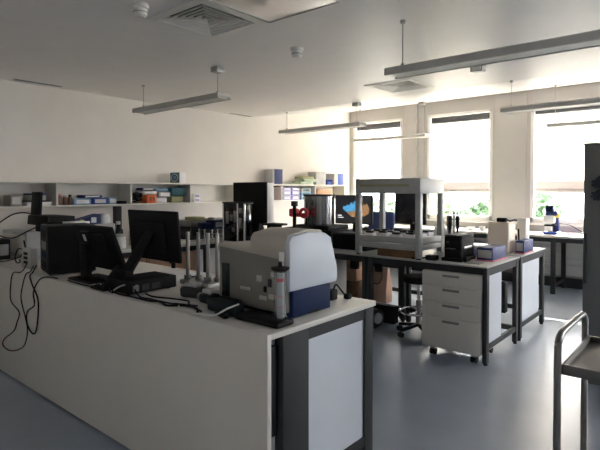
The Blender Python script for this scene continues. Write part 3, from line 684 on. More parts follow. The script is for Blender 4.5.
table('grey lab table at rear right of far island, nearest the window bench', -2.955, -1.55, 5.30, 6.23, (5.39, 6.02))
table('grey lab table at front of far island, hidden behind the analyser', -4.03, -2.80, 4.35, 5.27)
table('grey lab table at rear of far island, under the monitor with colourful picture', -4.03, -2.96, 5.30, 6.23, legs=1)
table('grey lab table at front of far island, leftmost against the wall counter', -5.05, -4.05, 4.35, 5.27)
table('grey lab table at rear of far island, leftmost under the big black screen', -5.05, -4.05, 5.30, 6.23)
tag(MB().box(-1.72, -1.60, 4.98, 5.06, .34, .64, .006).build('power_box', M['black']), 'black power box hanging below right end of the far island', 'power box')

# drawer unit
r = thing('drawer_unit', 'white rolling four drawer unit under the right end of far island', 'drawer unit', (-1.86, 4.6, 0))
dx0, dx1, dy = -2.15, -1.60, 4.325
MB().box(dx0, dx1, dy+.018, 4.82, .085, .79, .003).build('body', M['white'], r)
zz = [.08, .37, .515, .66, .79]
for a, b in zip(zz, zz[1:]):
    dr = MB().box(dx0, dx1, dy, dy+.018, a+.003, b-.003, .003).build('drawer', M['white'], r)
    MB().box(-1.945, -1.79, dy-.012, dy+.001, b-.042, b-.022, .003).build('handle', M['midgrey'], dr)
for x in (dx0+.09, dx1-.07):
    for y in (4.385, 4.76):
        c = MB().box(x-.025, x+.025, y-.02, y+.02, .055, .085).build('caster', M['alu'], r)
        MB().cyl((x-.026, y, .032), (x-.008, y, .032), .032).cyl((x+.008, y, .032), (x+.026, y, .032), .032).build('wheel', M['rubber'], c)

r = thing('storage_unit', 'white storage unit under the far island, seen just right of analyser', 'cabinet', (-3.52, 4.6, 0))
MB().box(-3.72, -3.33, 4.42, 4.78, .06, .79, .003).build('body', M['white'], r)
for a, b in ((.065, .42), (.425, .785)):
    dr = MB().box(-3.718, -3.332, 4.402, 4.42, a, b, .003).build('drawer', M['white'], r)
    MB().box(-3.60, -3.46, 4.39, 4.403, b-.045, b-.025, .003).build('handle', M['midgrey'], dr)
MB().box(-3.69, -3.36, 4.45, 4.75, 0, .06).build('plinth', M['steel'], r)
for i, (a, b) in enumerate(((-3.03, -2.945), (-2.725, -2.66))):
    tag(MB().box(a, b, 4.41, 4.47, .70, TT-.076, .006).build('socket_box', M['black']), 'small black socket box hanging under island front edge, '+('left', 'right')[i]+' one', 'socket box', 'socket boxes under the island edge')
# robot frame
r = thing('robot_frame', 'large open grey frame machine with four posts on the far island', 'lab robot', (-2.56, 4.62, TT))
fx0, fx1, fy0, fy1 = -2.93, -2.19, 4.36, 4.89
MB().box(fx0, fx1, fy0, fy1, 1.505, 1.655, .008).build('top_housing', M['frame_grey'], r)
MB().box(fx0+.06, fx1-.12, fy0-.004, fy0+.002, 1.575, 1.595, .002).build('front_slot', M['olive'], r)
for x in (fx0, fx1-.055):
    for y in (fy0, fy1-.055):
        MB().box(x, x+.055, y, y+.055, TT+.012, 1.505, .006).build('post', M['frame_grey'], r)
        MB().cyl((x+.027, y+.027, TT), (x+.027, y+.027, TT+.014), .024).build('foot', M['rubber'], r)
MB().box(fx0+.01, fx1-.01, fy0+.01, fy1-.01, 1.04, 1.07, .004).build('deck', M['diffuser'], r)
MB().box(fx0+.005, fx1-.005, fy0+.003, fy0+.05, 1.015, 1.075, .004).box(fx0+.005, fx1-.005, fy1-.05, fy1-.003, 1.015, 1.075, .004).box(fx1-.05, fx1-.003, fy0+.05, fy1-.05, 1.015, 1.075, .004).build('deck_rail', M['frame_grey'], r)
MB().box(fx0+.005, fx1-.005, fy0+.005, fy0+.045, .955, 1.008, .004).box(fx1-.045, fx1-.005, fy0+.04, fy1-.04, .955, 1.008, .004).build('lower_rail', M['frame_grey'], r)
tag(MB().box(-2.70, -2.27, 4.425, 4.485, TT, TT+.075, .003).build('wooden_block', M['wood']), 'long brown wooden block lying under front of robot frame', 'block')
LBL = {(0, 0): 'front left corner', (1, 0): 'front row, second from left', (2, 0): 'front row, third from left', (3, 0): 'front right corner',
       (0, 1): 'middle row, leftmost', (1, 1): 'middle row, second from left', (2, 1): 'middle row, third from left', (3, 1): 'middle row, rightmost',
       (0, 2): 'back row, leftmost', (1, 2): 'back row, second from left', (2, 2): 'back row, third from left', (3, 2): 'back row, rightmost'}
for (i, j), lb in LBL.items():
    x, y = -2.80+.155*i, 4.47+.155*j
    q = thing('labware_rack', 'white labware rack with dark caps on robot deck, '+lb, 'rack', (x, y, 1.07), 'labware racks on the robot deck')
    MB().box(x-.06, x+.06, y-.06, y+.06, 1.07, 1.095+.008*((i+j) % 2), .003).build('rack_body', M['paper'], q)
    zt_ = 1.095+.008*((i+j) % 2)
    MB().box(x-.04, x+.04, y-.05, y-.005, zt_, zt_+.022, .004).build('dark_caps', M['black'], q)
cb = MB()
for j in range(4):
    cb.tube([(-2.13+.04*random.random(), 4.58+.05*j+.06*math.sin(t+j), TT+.012+.05*abs(math.sin(t*2+j))) if t > .1 else (-2.13, 4.56+.06*j, TT+.01) for t in [q*.6 for q in range(9)]], .007, 6)
tag(cb.build('cable_bundle', M['cable_white']), 'pale tangled cables on table right of the robot frame', 'cables')

# black gripper instrument
r = thing('black_instrument', 'black blocky instrument beside the robot frame on the far island', 'instrument', (-1.92, 4.64, TT))
MB().box(-2.01, -1.84, 4.50, 4.80, TT+.03, 1.10, .008).build('body', M['softblack'], r)
MB().box(-2.03, -1.825, 4.47, 4.82, TT, TT+.035, .01).build('base', M['black'], r)
MB().box(-2.0, -1.85, 4.492, 4.501, 1.0, 1.085, .003).build('upper_panel', M['black'], r)
MB().box(-2.0, -1.85, 4.49, 4.501, .92, .98, .003).build('lower_panel', M['black'], r)
MB().box(-1.99, -1.90, 4.494, 4.501, .984, .994).build('light_gap', M['brushed'], r)
MB().box(-1.841, -1.835, 4.56, 4.74, .985, 1.01, .003).build('side_opening', M['brushed'], r)
MB().box(-2.01, -1.84, 4.50, 4.80, 1.10, 1.115, .006).build('lid', M['steel'], r)
MB().cyl((-1.97, 4.485, 1.05), (-1.97, 4.495, 1.05), .012).build('knob', M['midgrey'], r)
MB().box(-1.83, -1.79, 4.50, 4.60, TT, TT+.05, .012).build('side_knob', M['black'], r)
r = thing('foot_switch', 'small black boxy controller left of the black instrument', 'controller', (-2.1, 4.47, TT))
MB().box(-2.17, -2.06, 4.42, 4.50, TT, TT+.05, .012).build('body', M['black'], r)
MB().tube([(-2.17, 4.46, TT+.02), (-2.24, 4.44, TT+.008), (-2.30, 4.40, TT+.008)], .007).build('lead', M['black'], r)
# pipettes
r = thing('pipette_stand', 'round chrome stand behind the black instrument', 'stand', (-2.14, 5.03, TT))
MB().lathe((-2.14, 5.03, TT), [(.085, 0), (.085, .012), (.03, .025), (.012, .03), (.012, .42), (.0, .425)]).build('pole', M['chrome'], r)
MB().lathe((-2.14, 5.03, TT), [(.062, .36), (.062, .372), (.02, .374)]).build('carousel', M['midgrey'], r)
MB().sphere((-2.14, 5.03, TT+.43), .018).build('knob', M['chrome'], r)
for i, (a, lb) in enumerate(((2.9, 'leftmost'), (4.5, 'middle front'), (5.6, 'rightmost'))):
    px, py = -2.14+.07*math.cos(a), 5.03+.07*math.sin(a)
    q = thing('pipette', lb+' pipette hanging on the chrome stand', 'pipette', (px, py, TT+.16), 'pipettes on the chrome stand')
    MB().lathe((px, py, TT+.16), [(.003, 0), (.006, .05), (.01, .09), (.018, .13), (.02, .22), (.015, .24)]).build('body', (M['midgrey'], M['black'], M['black'])[i], q)
    MB().lathe((px, py, TT+.16), [(.006, .24), (.006, .265), (.012, .266), (.012, .28)]).build('plunger', M['chrome'], q)
# boxes at the end
def glove_box(label, x0, x1, y0, y1, h, tray=True):
    r = thing('blue_carton', label, 'box', ((x0+x1)/2, (y0+y1)/2, TT), 'dark blue cartons at end of far island')
    MB().box(x0, x1, y0, y1, TT+.004, TT+h, .004).build('body', M['boxblue'], r)
    MB().box(x0+.01, x1-.01, y0-.002, y0+.001, TT+.03, TT+h-.02).build('label_sticker', M['greypack'], r)
    MB().box(x0-.01, x1+.012, y0-.01, y1+.012, TT, TT+.012, .003).build('pink_base', M['pink'], r)
    MB().box(x0+.01, x1-.01, y0+.01, y1-.01, TT+h-.001, TT+h+.003).build('top_flap', M['boxblue'], r)
glove_box('dark blue carton beside the black instrument, front right of the far island', -1.775, -1.625, 4.70, 5.06, .125)
glove_box('dark blue carton at rear right corner, beside the cream bin', -1.66, -1.575, 5.48, 5.82, .135)
sbox('low_carton', 'low white and purple carton behind the front blue carton', 'box', M['lilac'], 5.02, 5.18, TT, TT+.1, x0=-2.02, x1=-1.84, lid=M['paper'])
tag(MB().box(-1.80, -1.66, 4.46, 4.58, TT, TT+.008, .002).build('notepad', M['midgrey']), 'flat grey pad lying before the front blue carton', 'notepad')
r = thing('cream_bin', 'tall cream plastic container with rounded edges at end of far island', 'container', (-1.81, 5.5, TT))
MB().box(-1.92, -1.70, 5.38, 5.62, TT, 1.19, .02, 3).build('body', M['cream'], r)
MB().box(-1.915, -1.705, 5.385, 5.615, 1.185, 1.20, .006).build('lid', M['cream'], r)
r = thing('cream_container', 'pale cream upright container right of the tall cream one', 'container', (-1.71, 5.93, TT))
MB().box(-1.76, -1.665, 5.86, 6.0, TT, 1.215, .01, 3).build('body', M['diffuser'], r)
MB().box(-1.758, -1.667, 5.862, 5.998, 1.21, 1.222, .004).build('lid', M['diffuser'], r)
r = thing('barcode_reader', 'small black device with lead lying on the tall cream container', 'reader', (-1.8, 5.45, 1.20))
MB().box(-1.84, -1.74, 5.42, 5.47, 1.20, 1.245, .01).build('body', M['black'], r)
MB().tube([(-1.74, 5.45, 1.225), (-1.72, 5.50, 1.21), (-1.71, 5.60, 1.218), (-1.705, 5.66, 1.212)], .009).build('lead', M['black'], r)
tag(MB().bar((-1.685, 5.70, TT+.015), (-1.685, 5.66, 1.12), .016, .016, .004).build('marker_pen', M['softblack']), 'slim dark stick leaning between the two cream containers', 'stick')

# left part of island
r = thing('black_cylinder', 'large dark chrome cylinder on black base behind the analyser', 'cylinder', (-3.82, 4.9, TT))
MB().box(-4.06, -3.50, 4.70, 5.08, TT, 1.06, .012).build('cabinet', M['softblack'], r)
MB().box(-4.05, -3.52, 4.68, 5.10, 1.06, 1.115, .012).build('base', M['black'], r)
MB().lathe((-3.83, 4.9, 1.115), [(.19, 0), (.19, .355)], 40).build('drum', mat('dark_chrome', (.22, .22, .23), .18, 1., noise=.2, scale=3), r)
MB().lathe((-3.83, 4.9, 1.115), [(.196, .35), (.198, .37), (.0, .375)], 40).build('lid', M['black'], r)
r = thing('red_microscope', 'red and black device on the island left of dark chrome cylinder', 'device', (-3.83, 4.53, TT))
MB().box(-3.98, -3.70, 4.42, 4.64, TT, 1.10, .01).build('base', M['softblack'], r)
MB().box(-3.95, -3.87, 4.46, 4.58, 1.22, 1.32, .02).build('red_body', M['red'], r)
MB().box(-3.87, -3.71, 4.48, 4.56, 1.22, 1.27, .02).build('red_arm', M['red'], r)
MB().tube([(-3.745+.05*math.cos(t), 4.50, 1.27+.045*math.sin(t)) for t in [q*math.pi/6 for q in range(12)]], .02, 8, closed=True).build('red_ring', M['red'], r)
MB().cyl((-3.845, 4.45, 1.10), (-3.845, 4.45, 1.37), .022).cyl((-3.845, 4.45, 1.35), (-3.845, 4.45, 1.41), .04).build('column', M['black'], r)
r = thing('monitor', 'monitor showing a blue and orange picture on the far island', 'monitor', (-3.5, 5.4, TT), 'monitors on the far island')
MB().box(-3.83, -3.26, 5.36, 5.40, 1.10, 1.475, .008).build('bezel', M['black'], r)
sc_ = MB().box(-3.818, -3.272, 5.356, 5.361, 1.115, 1.465).build('screen', M['screen'], r)
yy = 5.3545
def blob(pts, m, nm): MB().prism(pts, 'y', yy-.001, yy+.001).build(nm, M[m], sc_)
blob([(-3.70, 1.30), (-3.69, 1.33), (-3.66, 1.325), (-3.63, 1.35), (-3.60, 1.34), (-3.57, 1.385), (-3.545, 1.36), (-3.51, 1.405), (-3.48, 1.36), (-3.46, 1.38), (-3.43, 1.35), (-3.40, 1.33), (-3.47, 1.29), (-3.56, 1.265), (-3.64, 1.255), (-3.67, 1.27)], 'screen_blue', 'blue_picture')
blob([(-3.64, 1.25), (-3.56, 1.262), (-3.47, 1.287), (-3.40, 1.325), (-3.385, 1.37), (-3.36, 1.34), (-3.335, 1.375), (-3.31, 1.33), (-3.295, 1.30), (-3.31, 1.24), (-3.38, 1.20), (-3.48, 1.185), (-3.57, 1.20)], 'screen_orange', 'orange_picture')
MB().box(-3.78, -3.72, yy, yy+.002, 1.205, 1.213).box(-3.78, -3.69, yy, yy+.002, 1.18, 1.186).build('caption_lines', M['screen_white'], sc_)
MB().box(-3.58, -3.51, 5.40, 5.43, .95, 1.3, .006).build('neck', M['black'], r)
MB().box(-3.68, -3.41, 5.36, 5.58, TT, TT+.018, .006).build('stand_base', M['black'], r)
MB().box(-3.575, -3.515, 5.40, 5.43, TT+.01, 1.0).build('neck_foot', M['black'], r)
r.location.x -= .09; r.location.z += 0
r = thing('monitor', 'dark switched off monitor seen through the open robot frame', 'monitor', (-2.85, 5.5, TT), 'monitors on the far island')
MB().box(-3.07, -2.66, 5.43, 5.465, 1.13, 1.51, .008).build('bezel', M['black'], r)
MB().box(-3.06, -2.67, 5.426, 5.431, 1.145, 1.50).build('screen', M['blackglass'], r)
MB().box(-2.88, -2.81, 5.465, 5.49, TT+.01, 1.32, .006).build('neck', M['black'], r)
MB().box(-2.98, -2.71, 5.40, 5.60, TT, TT+.018, .006).build('stand_base', M['black'], r)
r = thing('black_box_unit', 'low black unit with cables under monitor, left of robot frame', 'unit', (-3.15, 4.75, TT))
MB().box(-3.42, -2.96, 4.62, 4.88, TT, 1.04, .01).build('body', M['softblack'], r)
for x in (-3.36, -3.24, -3.12): MB().box(x, x+.06, 4.612, 4.621, .92, 1.0, .003).build('module', M['black'], r)
MB().box(-3.4, -2.98, 4.64, 4.86, 1.04, 1.055, .004).build('top_plate', M['steel'], r)
r = thing('white_block', 'small white glossy box under the colourful monitor', 'box', (-3.12, 5.2, TT))
MB().box(-3.22, -3.02, 5.12, 5.24, TT, 1.07, .008).build('body', M['paper'], r)
MB().box(-3.21, -3.03, 5.115, 5.121, .95, .99).build('dark_strip', M['black'], r)
for i, x in enumerate((-2.62, -2.52, -2.44)):
    tag(MB().lathe((x, 5.62, TT), [(.035, 0), (.04, .01), (.04, .16+.03*i), (.018, .2+.03*i), (.018, .235+.03*i)]).build('white_bottle', M['paper']), ('left', 'middle', 'right')[i]+' white bottle under the switched off monitor', 'bottle', 'white bottles behind the robot frame')

r = thing('monitor', 'big black square screen with white casing on the far island, below the shelf', 'monitor', (-4.85, 4.95, TT), 'monitors on the far island')
MB().box(-5.21, -4.585, 4.755, 4.89, 1.10, 1.635, .01).build('casing', M['paper'], r)
MB().box(-5.225, -4.58, 4.735, 4.757, 1.09, 1.645, .006).build('bezel', M['black'], r)
MB().box(-5.205, -4.60, 4.731, 4.736, 1.11, 1.625).build('screen', M['softblack'], r)
MB().prism([(4.72, TT), (4.95, TT), (4.90, .90), (4.83, 1.2), (4.79, 1.2), (4.76, .90)], 'x', -4.98, -4.76, .008).build('stand', M['softblack'], r)
MB().tube([(-4.56, 4.85, 1.585), (-4.5, 4.87, 1.59), (-4.45, 4.85, 1.585)], .008).build('clip', M['black'], r)
r = thing('keyboard_shelf', 'black raised keyboard tray right of the big black screen', 'keyboard tray', (-4.42, 4.72, TT))
MB().box(-4.53, -4.28, 4.60, 4.82, 1.085, 1.11, .006).build('keyboard', M['black'], r)
MB().box(-4.50, -4.36, 4.66, 4.80, TT, 1.085, .006).build('support', M['softblack'], r)
r = thing('glass_cabinet_instrument', 'black glossy cabinet instrument with chrome corner posts, left of analyser', 'instrument', (-4.78, 4.5, TT))
MB().box(-5.03, -4.64, 4.39, 4.52, TT+.0, 1.36, .008).build('body', M['blackglass'], r)
for x, y in ((-4.63, 4.385), (-4.75, 4.382), (-5.03, 4.385)): MB().cyl((x, y, TT), (x, y, 1.37), .014).build('chrome_post', M['chrome'], r)
MB().box(-5.045, -4.615, 4.375, 4.53, 1.36, 1.385, .006).build('top_cover', M['steel'], r)
for x, z0, z1 in ((-4.98, 1.10, 1.26), (-4.90, 1.14, 1.22), (-4.72, 1.05, 1.18), (-4.72, 1.24, 1.31), (-4.83, 1.12, 1.27), (-4.86, 1.0, 1.05)):
    MB().box(x, x+.05, 4.378, 4.392, z0, z1, .003).build('fitting', M['brushed'], r)
r = thing('navy_instrument', 'navy and silver instrument raised on chrome legs in front of black cabinet instrument', 'instrument', (-5.25, 4.25, WC))
MB().box(-5.27, -5.12, 4.14, 4.27, 1.03, 1.11, .012).box(-5.27, -5.12, 4.27, 4.28, 1.05, 1.09).box(-5.27, -5.12, 4.28, 4.64, 1.02, 1.135, .012).build('body', M['navy'], r)
MB().box(-5.122, -5.114, 4.33, 4.62, 1.05, 1.115, .002).build('label_plate', M['greypack'], r)
for x in (-5.25, -5.14):
    for y in (4.16, 4.38, 4.6): MB().cyl((x, y, WC), (x, y, 1.035), .011).build('leg', M['chrome'], r)
MB().box(-5.145, -5.13, 4.16, 4.6, .95, .965).build('cross_bar', M['chrome'], r)

# ------------------------------------------------------------------ below and behind the island
r = thing('paper_bag', 'brown paper carrier bag with dark handles under the far island', 'bag', (-3.62, 5.98, 0))
bg = MB()
b0 = [(-3.76, 5.90), (-3.46, 5.90), (-3.46, 6.06), (-3.76, 6.06)]; b1 = [(-3.75, 5.955), (-3.47, 5.955), (-3.47, 6.0), (-3.75, 6.0)]
lo = [bg.bm.verts.new((x, y, .005)) for x, y in b0]; mid = [bg.bm.verts.new((x, y+.004, .2)) for x, y in b0]; hi = [bg.bm.verts.new((x, y, .47)) for x, y in b1]
bg.bm.faces.new(lo[::-1])
for A, B in ((lo, mid), (mid, hi)):
    for i in range(4): bg.bm.faces.new((A[i], A[(i+1) % 4], B[(i+1) % 4], B[i]))
bg.build('body', M['kraft'], r, smooth=False)
for y, q in ((5.925, -.02), (6.01, .02)):
    MB().tube([(-3.68, y, .43), (-3.70, y-.012 if q < 0 else y+.012, .36), (-3.66, y-.02 if q < 0 else y+.02, .27), (-3.61, y-.022 if q < 0 else y+.022, .25), (-3.56, y-.02 if q < 0 else y+.02, .28), (-3.53, y-.012 if q < 0 else y+.012, .37), (-3.55, y, .43)], .006).build('handle', M['softblack'], r)
r = thing('cardboard_box', 'open cardboard box on wooden crate under the far island', 'box', (-4.1, 5.95, .26))
MB().box(-4.36, -3.88, 5.80, 6.10, .27, .46, .003).build('body', M['cardboard'], r)
MB().quad((-4.36, 5.80, .46), (-3.88, 5.80, .46), (-3.88, 5.70, .54), (-4.36, 5.70, .54)).build('flap', M['cardboard'], r)
MB().quad((-4.36, 6.10, .46), (-3.88, 6.10, .46), (-3.88, 6.12, .57), (-4.36, 6.12, .57)).build('flap', M['cardboard'], r)
MB().quad((-3.88, 5.8, .46), (-3.88, 6.1, .46), (-3.80, 6.1, .55), (-3.80, 5.8, .55)).build('flap', M['cardboard'], r)
r = thing('wooden_crate', 'dark brown wooden crate below the cardboard box', 'crate', (-4.1, 5.95, 0))
MB().box(-4.38, -3.87, 5.78, 6.12, .02, .265, .004).build('body', M['wood'], r)
MB().box(-4.38, -3.87, 5.77, 5.78, .05, .11).box(-4.38, -3.87, 5.77, 5.78, .17, .23).build('slat', M['wood'], r)
# stool
cx, cy = -2.455, 4.86
r = thing('lab_stool', 'black round lab stool with chrome foot ring left of drawer unit', 'stool', (cx, cy, 0))
MB().lathe((cx, cy, .56), [(.15, 0), (.168, .012), (.172, .05), (.16, .07), (.0, .075)], 32).build('seat', M['rubber'], r)
MB().cyl((cx, cy, .34), (cx, cy, .56), .018).build('column', M['chrome'], r)
MB().cyl((cx, cy, .09), (cx, cy, .37), .028).build('outer_column', M['brushed'], r)
ring = MB().tube([(cx+.20*math.cos(t), cy+.20*math.sin(t), .25) for t in [q*math.pi/8 for q in range(16)]], .011, 8, closed=True)
for k_ in range(3):
    a = k_*2.094+.4; ring.cyl((cx+.02*math.cos(a), cy+.02*math.sin(a), .25), (cx+.2*math.cos(a), cy+.2*math.sin(a), .25), .008, seg=8)
ring.build('foot_ring', M['chrome'], r)
for k_ in range(5):
    a = k_*1.2566+.55
    e = (cx+.235*math.cos(a), cy+.235*math.sin(a))
    lg = MB().bar((cx, cy, .11), (e[0], e[1], .075), .045, .03, .008).build('base_leg', M['black'], r)
    MB().cyl((e[0]-.022*math.sin(a), e[1]+.022*math.cos(a), .028), (e[0]+.022*math.sin(a), e[1]-.022*math.cos(a), .028), .028).cyl((e[0], e[1], .045), (e[0], e[1], .08), .008).build('caster', M['rubber'], lg)
# motor on floor
r = thing('floor_fan', 'black round motor with grey end cap on floor under the far island', 'motor', (-3.0, 4.79, 0))
MB().cyl((-3.10, 4.82, .12), (-2.90, 4.76, .12), .10, seg=28).build('drum', M['softblack'], r)
MB().cyl((-2.90, 4.76, .12), (-2.885, 4.756, .12), .06, seg=24).build('end_cap', M['midgrey'], r)
MB().box(-3.08, -2.93, 4.71, 4.86, 0, .03, .006).build('base', M['black'], r)
tag(MB().box(-3.9, -2.85, 5.04, 5.14, 0, .20, .004).build('low_black_box', M['softblack']), 'long low black box on floor under the far island', 'duct')  # dark band between the table rows, built as a low solid box
# office chair
cx, cy = -4.18, 6.95
r = thing('office_chair', 'navy blue office chair behind the far island, seen through robot frame', 'chair', (cx, cy, 0))
MB().box(cx-.21, cx+.21, cy-.02, cy+.06, .62, 1.19, .03, 3, rot=.35, rx=-.12).build('backrest', M['chairblue'], r)
MB().box(cx-.23, cx+.23, cy-.44, cy+.0, .44, .52, .03, 3).build('seat', M['chairblue'], r)
MB().bar((cx, cy+.01, .46), (cx, cy+.05, .75), .06, .02).build('back_support', M['black'], r)
MB().cyl((cx, cy-.2, .09), (cx, cy-.2, .45), .025).build('column', M['black'], r)
for k_ in range(5):
    a = k_*1.2566+.2; e = (cx+.27*math.cos(a), cy-.2+.27*math.sin(a))
    lg = MB().bar((cx, cy-.2, .10), (*e, .08), .05, .03, .008).build('base_leg', M['black'], r)
    MB().sphere((*e, .03), .03).build('caster', M['rubber'], lg)

# ------------------------------------------------------------------ window bench
r = thing('window_bench', 'long white bench on dark legs under the windows', 'bench', (-2, 8.35, 0))
WX0, WX1 = -5.6, .6
MB().box(WX0, WX1, 8.0, YW-.065, TT-.035, TT, .004).build('worktop', M['white'], r)
MB().box(WX0+.05, WX1-.05, 8.03, 8.06, TT-.10, TT-.035).build('front_rail', M['steel'], r)
for x in (-5.5, -3.7, -1.93, .4):
    for y in (8.02, 8.65): MB().box(x, x+.06, y, y+.05, 0, TT-.036, .003).build('leg', M['steel'], r)
    MB().box(x+.01, x+.05, 8.07, 8.65, .10, .14).build('foot_rail', M['steel'], r)
r = thing('convector', 'white slatted wall convector under the window bench', 'radiator', (-1.9, 8.76, .2))
MB().box(-5.6, .6, 8.775, 8.798, .18, .80).build('back_plate', M['convector'], r)
for j in range(7):
    z_ = .19+.088*j
    MB().box(-5.6, .6, 8.745, 8.775, z_, z_+.072, .004).build('slat', M['convector'], r)
tag(MB().box(-5.6, .6, 8.70, 8.78, .0, .15, .004).build('dark_floor_strip', M['steel']), 'dark strip on floor along wall beneath the convector', 'duct')  # dark gap below the convector, filled with a solid box
# microscope
mx_, my_ = -1.98, 8.30
r = thing('microscope', 'blue and white microscope on the window bench', 'microscope', (mx_, my_, TT))
MB().box(mx_-.10, mx_+.10, my_-.13, my_+.13, TT, TT+.035, .012).build('base', M['blue'], r)
MB().box(mx_-.04, mx_+.09, my_+.0, my_+.10, TT+.03, TT+.34, .015).build('arm', M['boxblue'], r)
MB().box(mx_-.09, mx_+.06, my_-.09, my_+.05, TT+.12, TT+.145, .005).build('stage', M['black'], r)
MB().cyl((mx_-.02, my_-.03, TT+.145), (mx_-.02, my_-.03, TT+.23), .025).build('objective', M['greypack'], r)
MB().box(mx_-.11, mx_+.05, my_-.10, my_+.06, TT+.16, TT+.285, .025).build('nose_piece', M['paper'], r)
MB().box(mx_-.08, mx_+.09, my_-.09, my_+.06, TT+.28, TT+.35, .02).build('head', M['boxblue'], r)
MB().box(mx_-.075, mx_+.03, my_-.08, my_+.03, TT+.33, TT+.43, .008).build('camera', M['navy'], r)
MB().cyl((mx_+.06, my_-.03, TT+.28), (mx_+.12, my_-.05, TT+.29), .03).build('focus_knob', M['yellow'], r)
MB().box(mx_-.08, mx_+.02, my_-.115, my_-.09, TT+.05, TT+.12, .008).build('lamp_house', M['paper'], r)
MB().cyl((mx_-.02, my_-.03, TT+.035), (mx_-.02, my_-.03, TT+.12), .04).build('condenser', M['brushed'], r)
tag(MB().tube([(mx_+.09, my_+.06, TT+.16), (mx_+.22, my_+.10, TT+.14), (mx_+.36, my_+.12, TT+.06), (mx_+.46, my_+.12, TT+.02), (mx_+.62, my_+.10, TT+.012)], .007).build('cable', M['black']), 'dark cable from microscope to red pouch on window bench', 'cable')
r = thing('red_pouch', 'flat red pouch with dark clip on window bench right of microscope', 'pouch', (-1.6, 8.28, TT))
MB().box(-1.76, -1.48, 8.18, 8.36, TT, TT+.022, .009, rot=.1).build('body', M['red'], r)
MB().box(-1.60, -1.46, 8.26, 8.33, TT+.022, TT+.04, .006).build('clip', M['black'], r)
for i, (x, y, w, h) in enumerate(((-3.20, 8.20, .12, .05), (-3.02, 8.24, .09, .07), (-3.55, 8.15, .16, .04), (-2.82, 8.3, .10, .05))):
    lb = ('low white dish, second from left, on window bench behind the pipettes', 'small white pot, third from left, on window bench behind the pipettes', 'wide white dish, leftmost on window bench behind the pipettes', 'white dish on window bench just left of the cream container')[i]
    tag(MB().lathe((x, y, TT), [(w*.4, 0), (w*.5, .008), (w*.55, h), (w*.48, h), (w*.4, .02), (.001, .018)]).build('dish', M['paper']), lb, 'dish', 'white dishes on the window bench')

# ------------------------------------------------------------------ tall cabinet right
r = thing('tall_cabinet', 'tall grey metal cabinet at right edge of room', 'cabinet', (-.3, 4.72, 0))
MB().box(-.845, .2, 4.50, 4.95, .0, 1.9, .004).build('body', M['cabinet'], r)
MB().box(-.84, -.325, 4.482, 4.50, .06, 1.88, .003).build('door', M['cabinet'], r)
MB().box(-.32, .195, 4.482, 4.50, .06, 1.88, .003).build('door', M['cabinet'], r)
MB().box(-.838, -.815, 4.468, 4.483, .80, 1.20, .004).build('handle', M['cabdark'], r)
MB().box(-.85, .205, 4.47, 4.96, 1.9, 1.91).build('top_cover', M['cabinet'], r)
r = thing('work_gloves', 'pair of dark gloves hanging on grey cabinet door at right edge', 'gloves', (-.73, 4.47, 1.6))
for z_, a in ((1.62, .5), (1.52, .35)):
    g = MB()
    c = Vector((-.70, 4.470, z_))
    g.sphere((c.x, c.y, c.z), .05, (1.1, .2, .8))
    for k_ in range(5):
        an = math.pi+a-.6+.3*k_
        l = (.055, .085, .095, .09, .075)[k_]
        g.cyl((c.x+.02*math.cos(an), c.y, c.z+.02*math.sin(an)), (c.x+l*math.cos(an), c.y-.003, c.z+l*math.sin(an)), .013, .010, seg=10)
    g.box(c.x+.0, c.x+.09, c.y-.008, c.y+.008, c.z-.035, c.z+.035, .006)
    g.build('glove', M['glove'], r)
MB().cyl((-.68, 4.482, 1.68), (-.68, 4.455, 1.69), .006).build('hook', M['brushed'], r)

# ------------------------------------------------------------------ trolley
r = thing('trolley', 'stainless steel trolley at right edge of foreground', 'trolley', (-.15, 2.64, 0))
x0, y0, y1 = -.535, 2.36, 2.92
for xx in (x0, .35):
    s_ = -1 if xx < 0 else 1
    MB().tube([(xx, y0, .09), (xx, y0, .5), (xx, y0, .84), (xx, y0+.012, .88), (xx, y0+.05, .905), (xx, y0+.12, .912), (xx, (y0+y1)/2, .912), (xx, y1-.12, .912), (xx, y1-.05, .905), (xx, y1-.012, .88), (xx, y1, .84), (xx, y1, .5), (xx, y1, .09)], .0155, 12).build('end_frame', M['framesteel'], r)
for zt_ in (.775, .15):
    MB().box(x0+.015, .335, y0+.01, y1-.01, zt_-.02, zt_-.012).box(x0+.015, .335, y0+.0, y0+.014, zt_-.03, zt_+.015, .003).box(x0+.015, .335, y1-.014, y1, zt_-.03, zt_+.015, .003).box(x0+.013, x0+.027, y0, y1, zt_-.03, zt_+.015, .003).box(.323, .337, y0, y1, zt_-.03, zt_+.015, .003).build('tray', M['traysteel'], r)
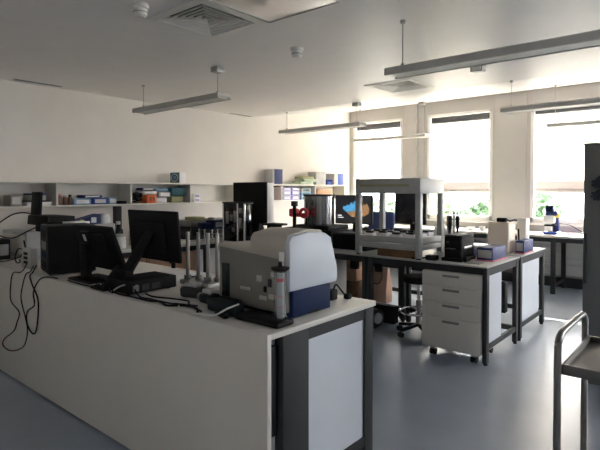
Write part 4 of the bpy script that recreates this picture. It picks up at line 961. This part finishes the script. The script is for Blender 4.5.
for xx in (x0, .35):
    for y in (y0, y1):
        c = MB().box(xx-.018, xx+.018, y-.03, y+.02, .07, .095).build('caster', M['alu'], r)
        MB().cyl((xx-.012, y-.01, .04), (xx+.012, y-.01, .04), .04).build('wheel', M['rubber'], c)

# ------------------------------------------------------------------ light
w = bpy.data.worlds.new('sky'); S.world = w; w.use_nodes = True
bg_ = w.node_tree.nodes['Background']
bg_.inputs["Color"].default_value = (.98, .97, 1., 1); bg_.inputs["Strength"].default_value = 4.2
sun = bpy.data.lights.new('sun', 'SUN'); sun.energy = 5; sun.angle = R(1.2); sun.color = (1, .95, .88)
so = bpy.data.objects.new('sun', sun); COL.objects.link(so); so.location = (4, 16, 8)
dirv = Vector((.02, -1., -.58))
so.rotation_euler = dirv.to_track_quat('-Z', 'Y').to_euler()
for a, b in WIN:
    pl = bpy.data.lights.new('window_portal', 'AREA'); pl.shape = 'RECTANGLE'; pl.size = b-a; pl.size_y = ZT-ZB
    pl.cycles.is_portal = True
    po = bpy.data.objects.new('window_portal', pl); COL.objects.link(po)
    po.location = ((a+b)/2, YW+.32, (ZB+ZT)/2); po.rotation_euler = (R(-90), 0, 0)

# ------------------------------------------------------------------ camera
cam = bpy.data.cameras.new('camera'); co = bpy.data.objects.new('camera', cam); COL.objects.link(co)
cam.sensor_width = 36; cam.lens = 36*500/600
pitch, yaw = R(1.2), R(40.2)
cam.shift_y = -(35-500*math.tan(pitch))/600
co.location = (0, 0, 1.54); co.rotation_euler = (R(90)-pitch, 0, yaw)
cam.clip_start = .05
S.camera = co
S.view_settings.view_transform = 'Standard'; S.view_settings.look = 'None'; S.view_settings.gamma = 1
S.view_settings.use_curve_mapping = False
S.view_settings.exposure = 3.15
S.cycles.use_denoising = True
S.cycles.max_bounces = 12; S.cycles.diffuse_bounces = 8; S.cycles.glossy_bounces = 4; S.cycles.transparent_max_bounces = 12; S.cycles.transmission_bounces = 6
S.cycles.sample_clamp_indirect = 8
S.cycles.caustics_reflective = False; S.cycles.caustics_refractive = False
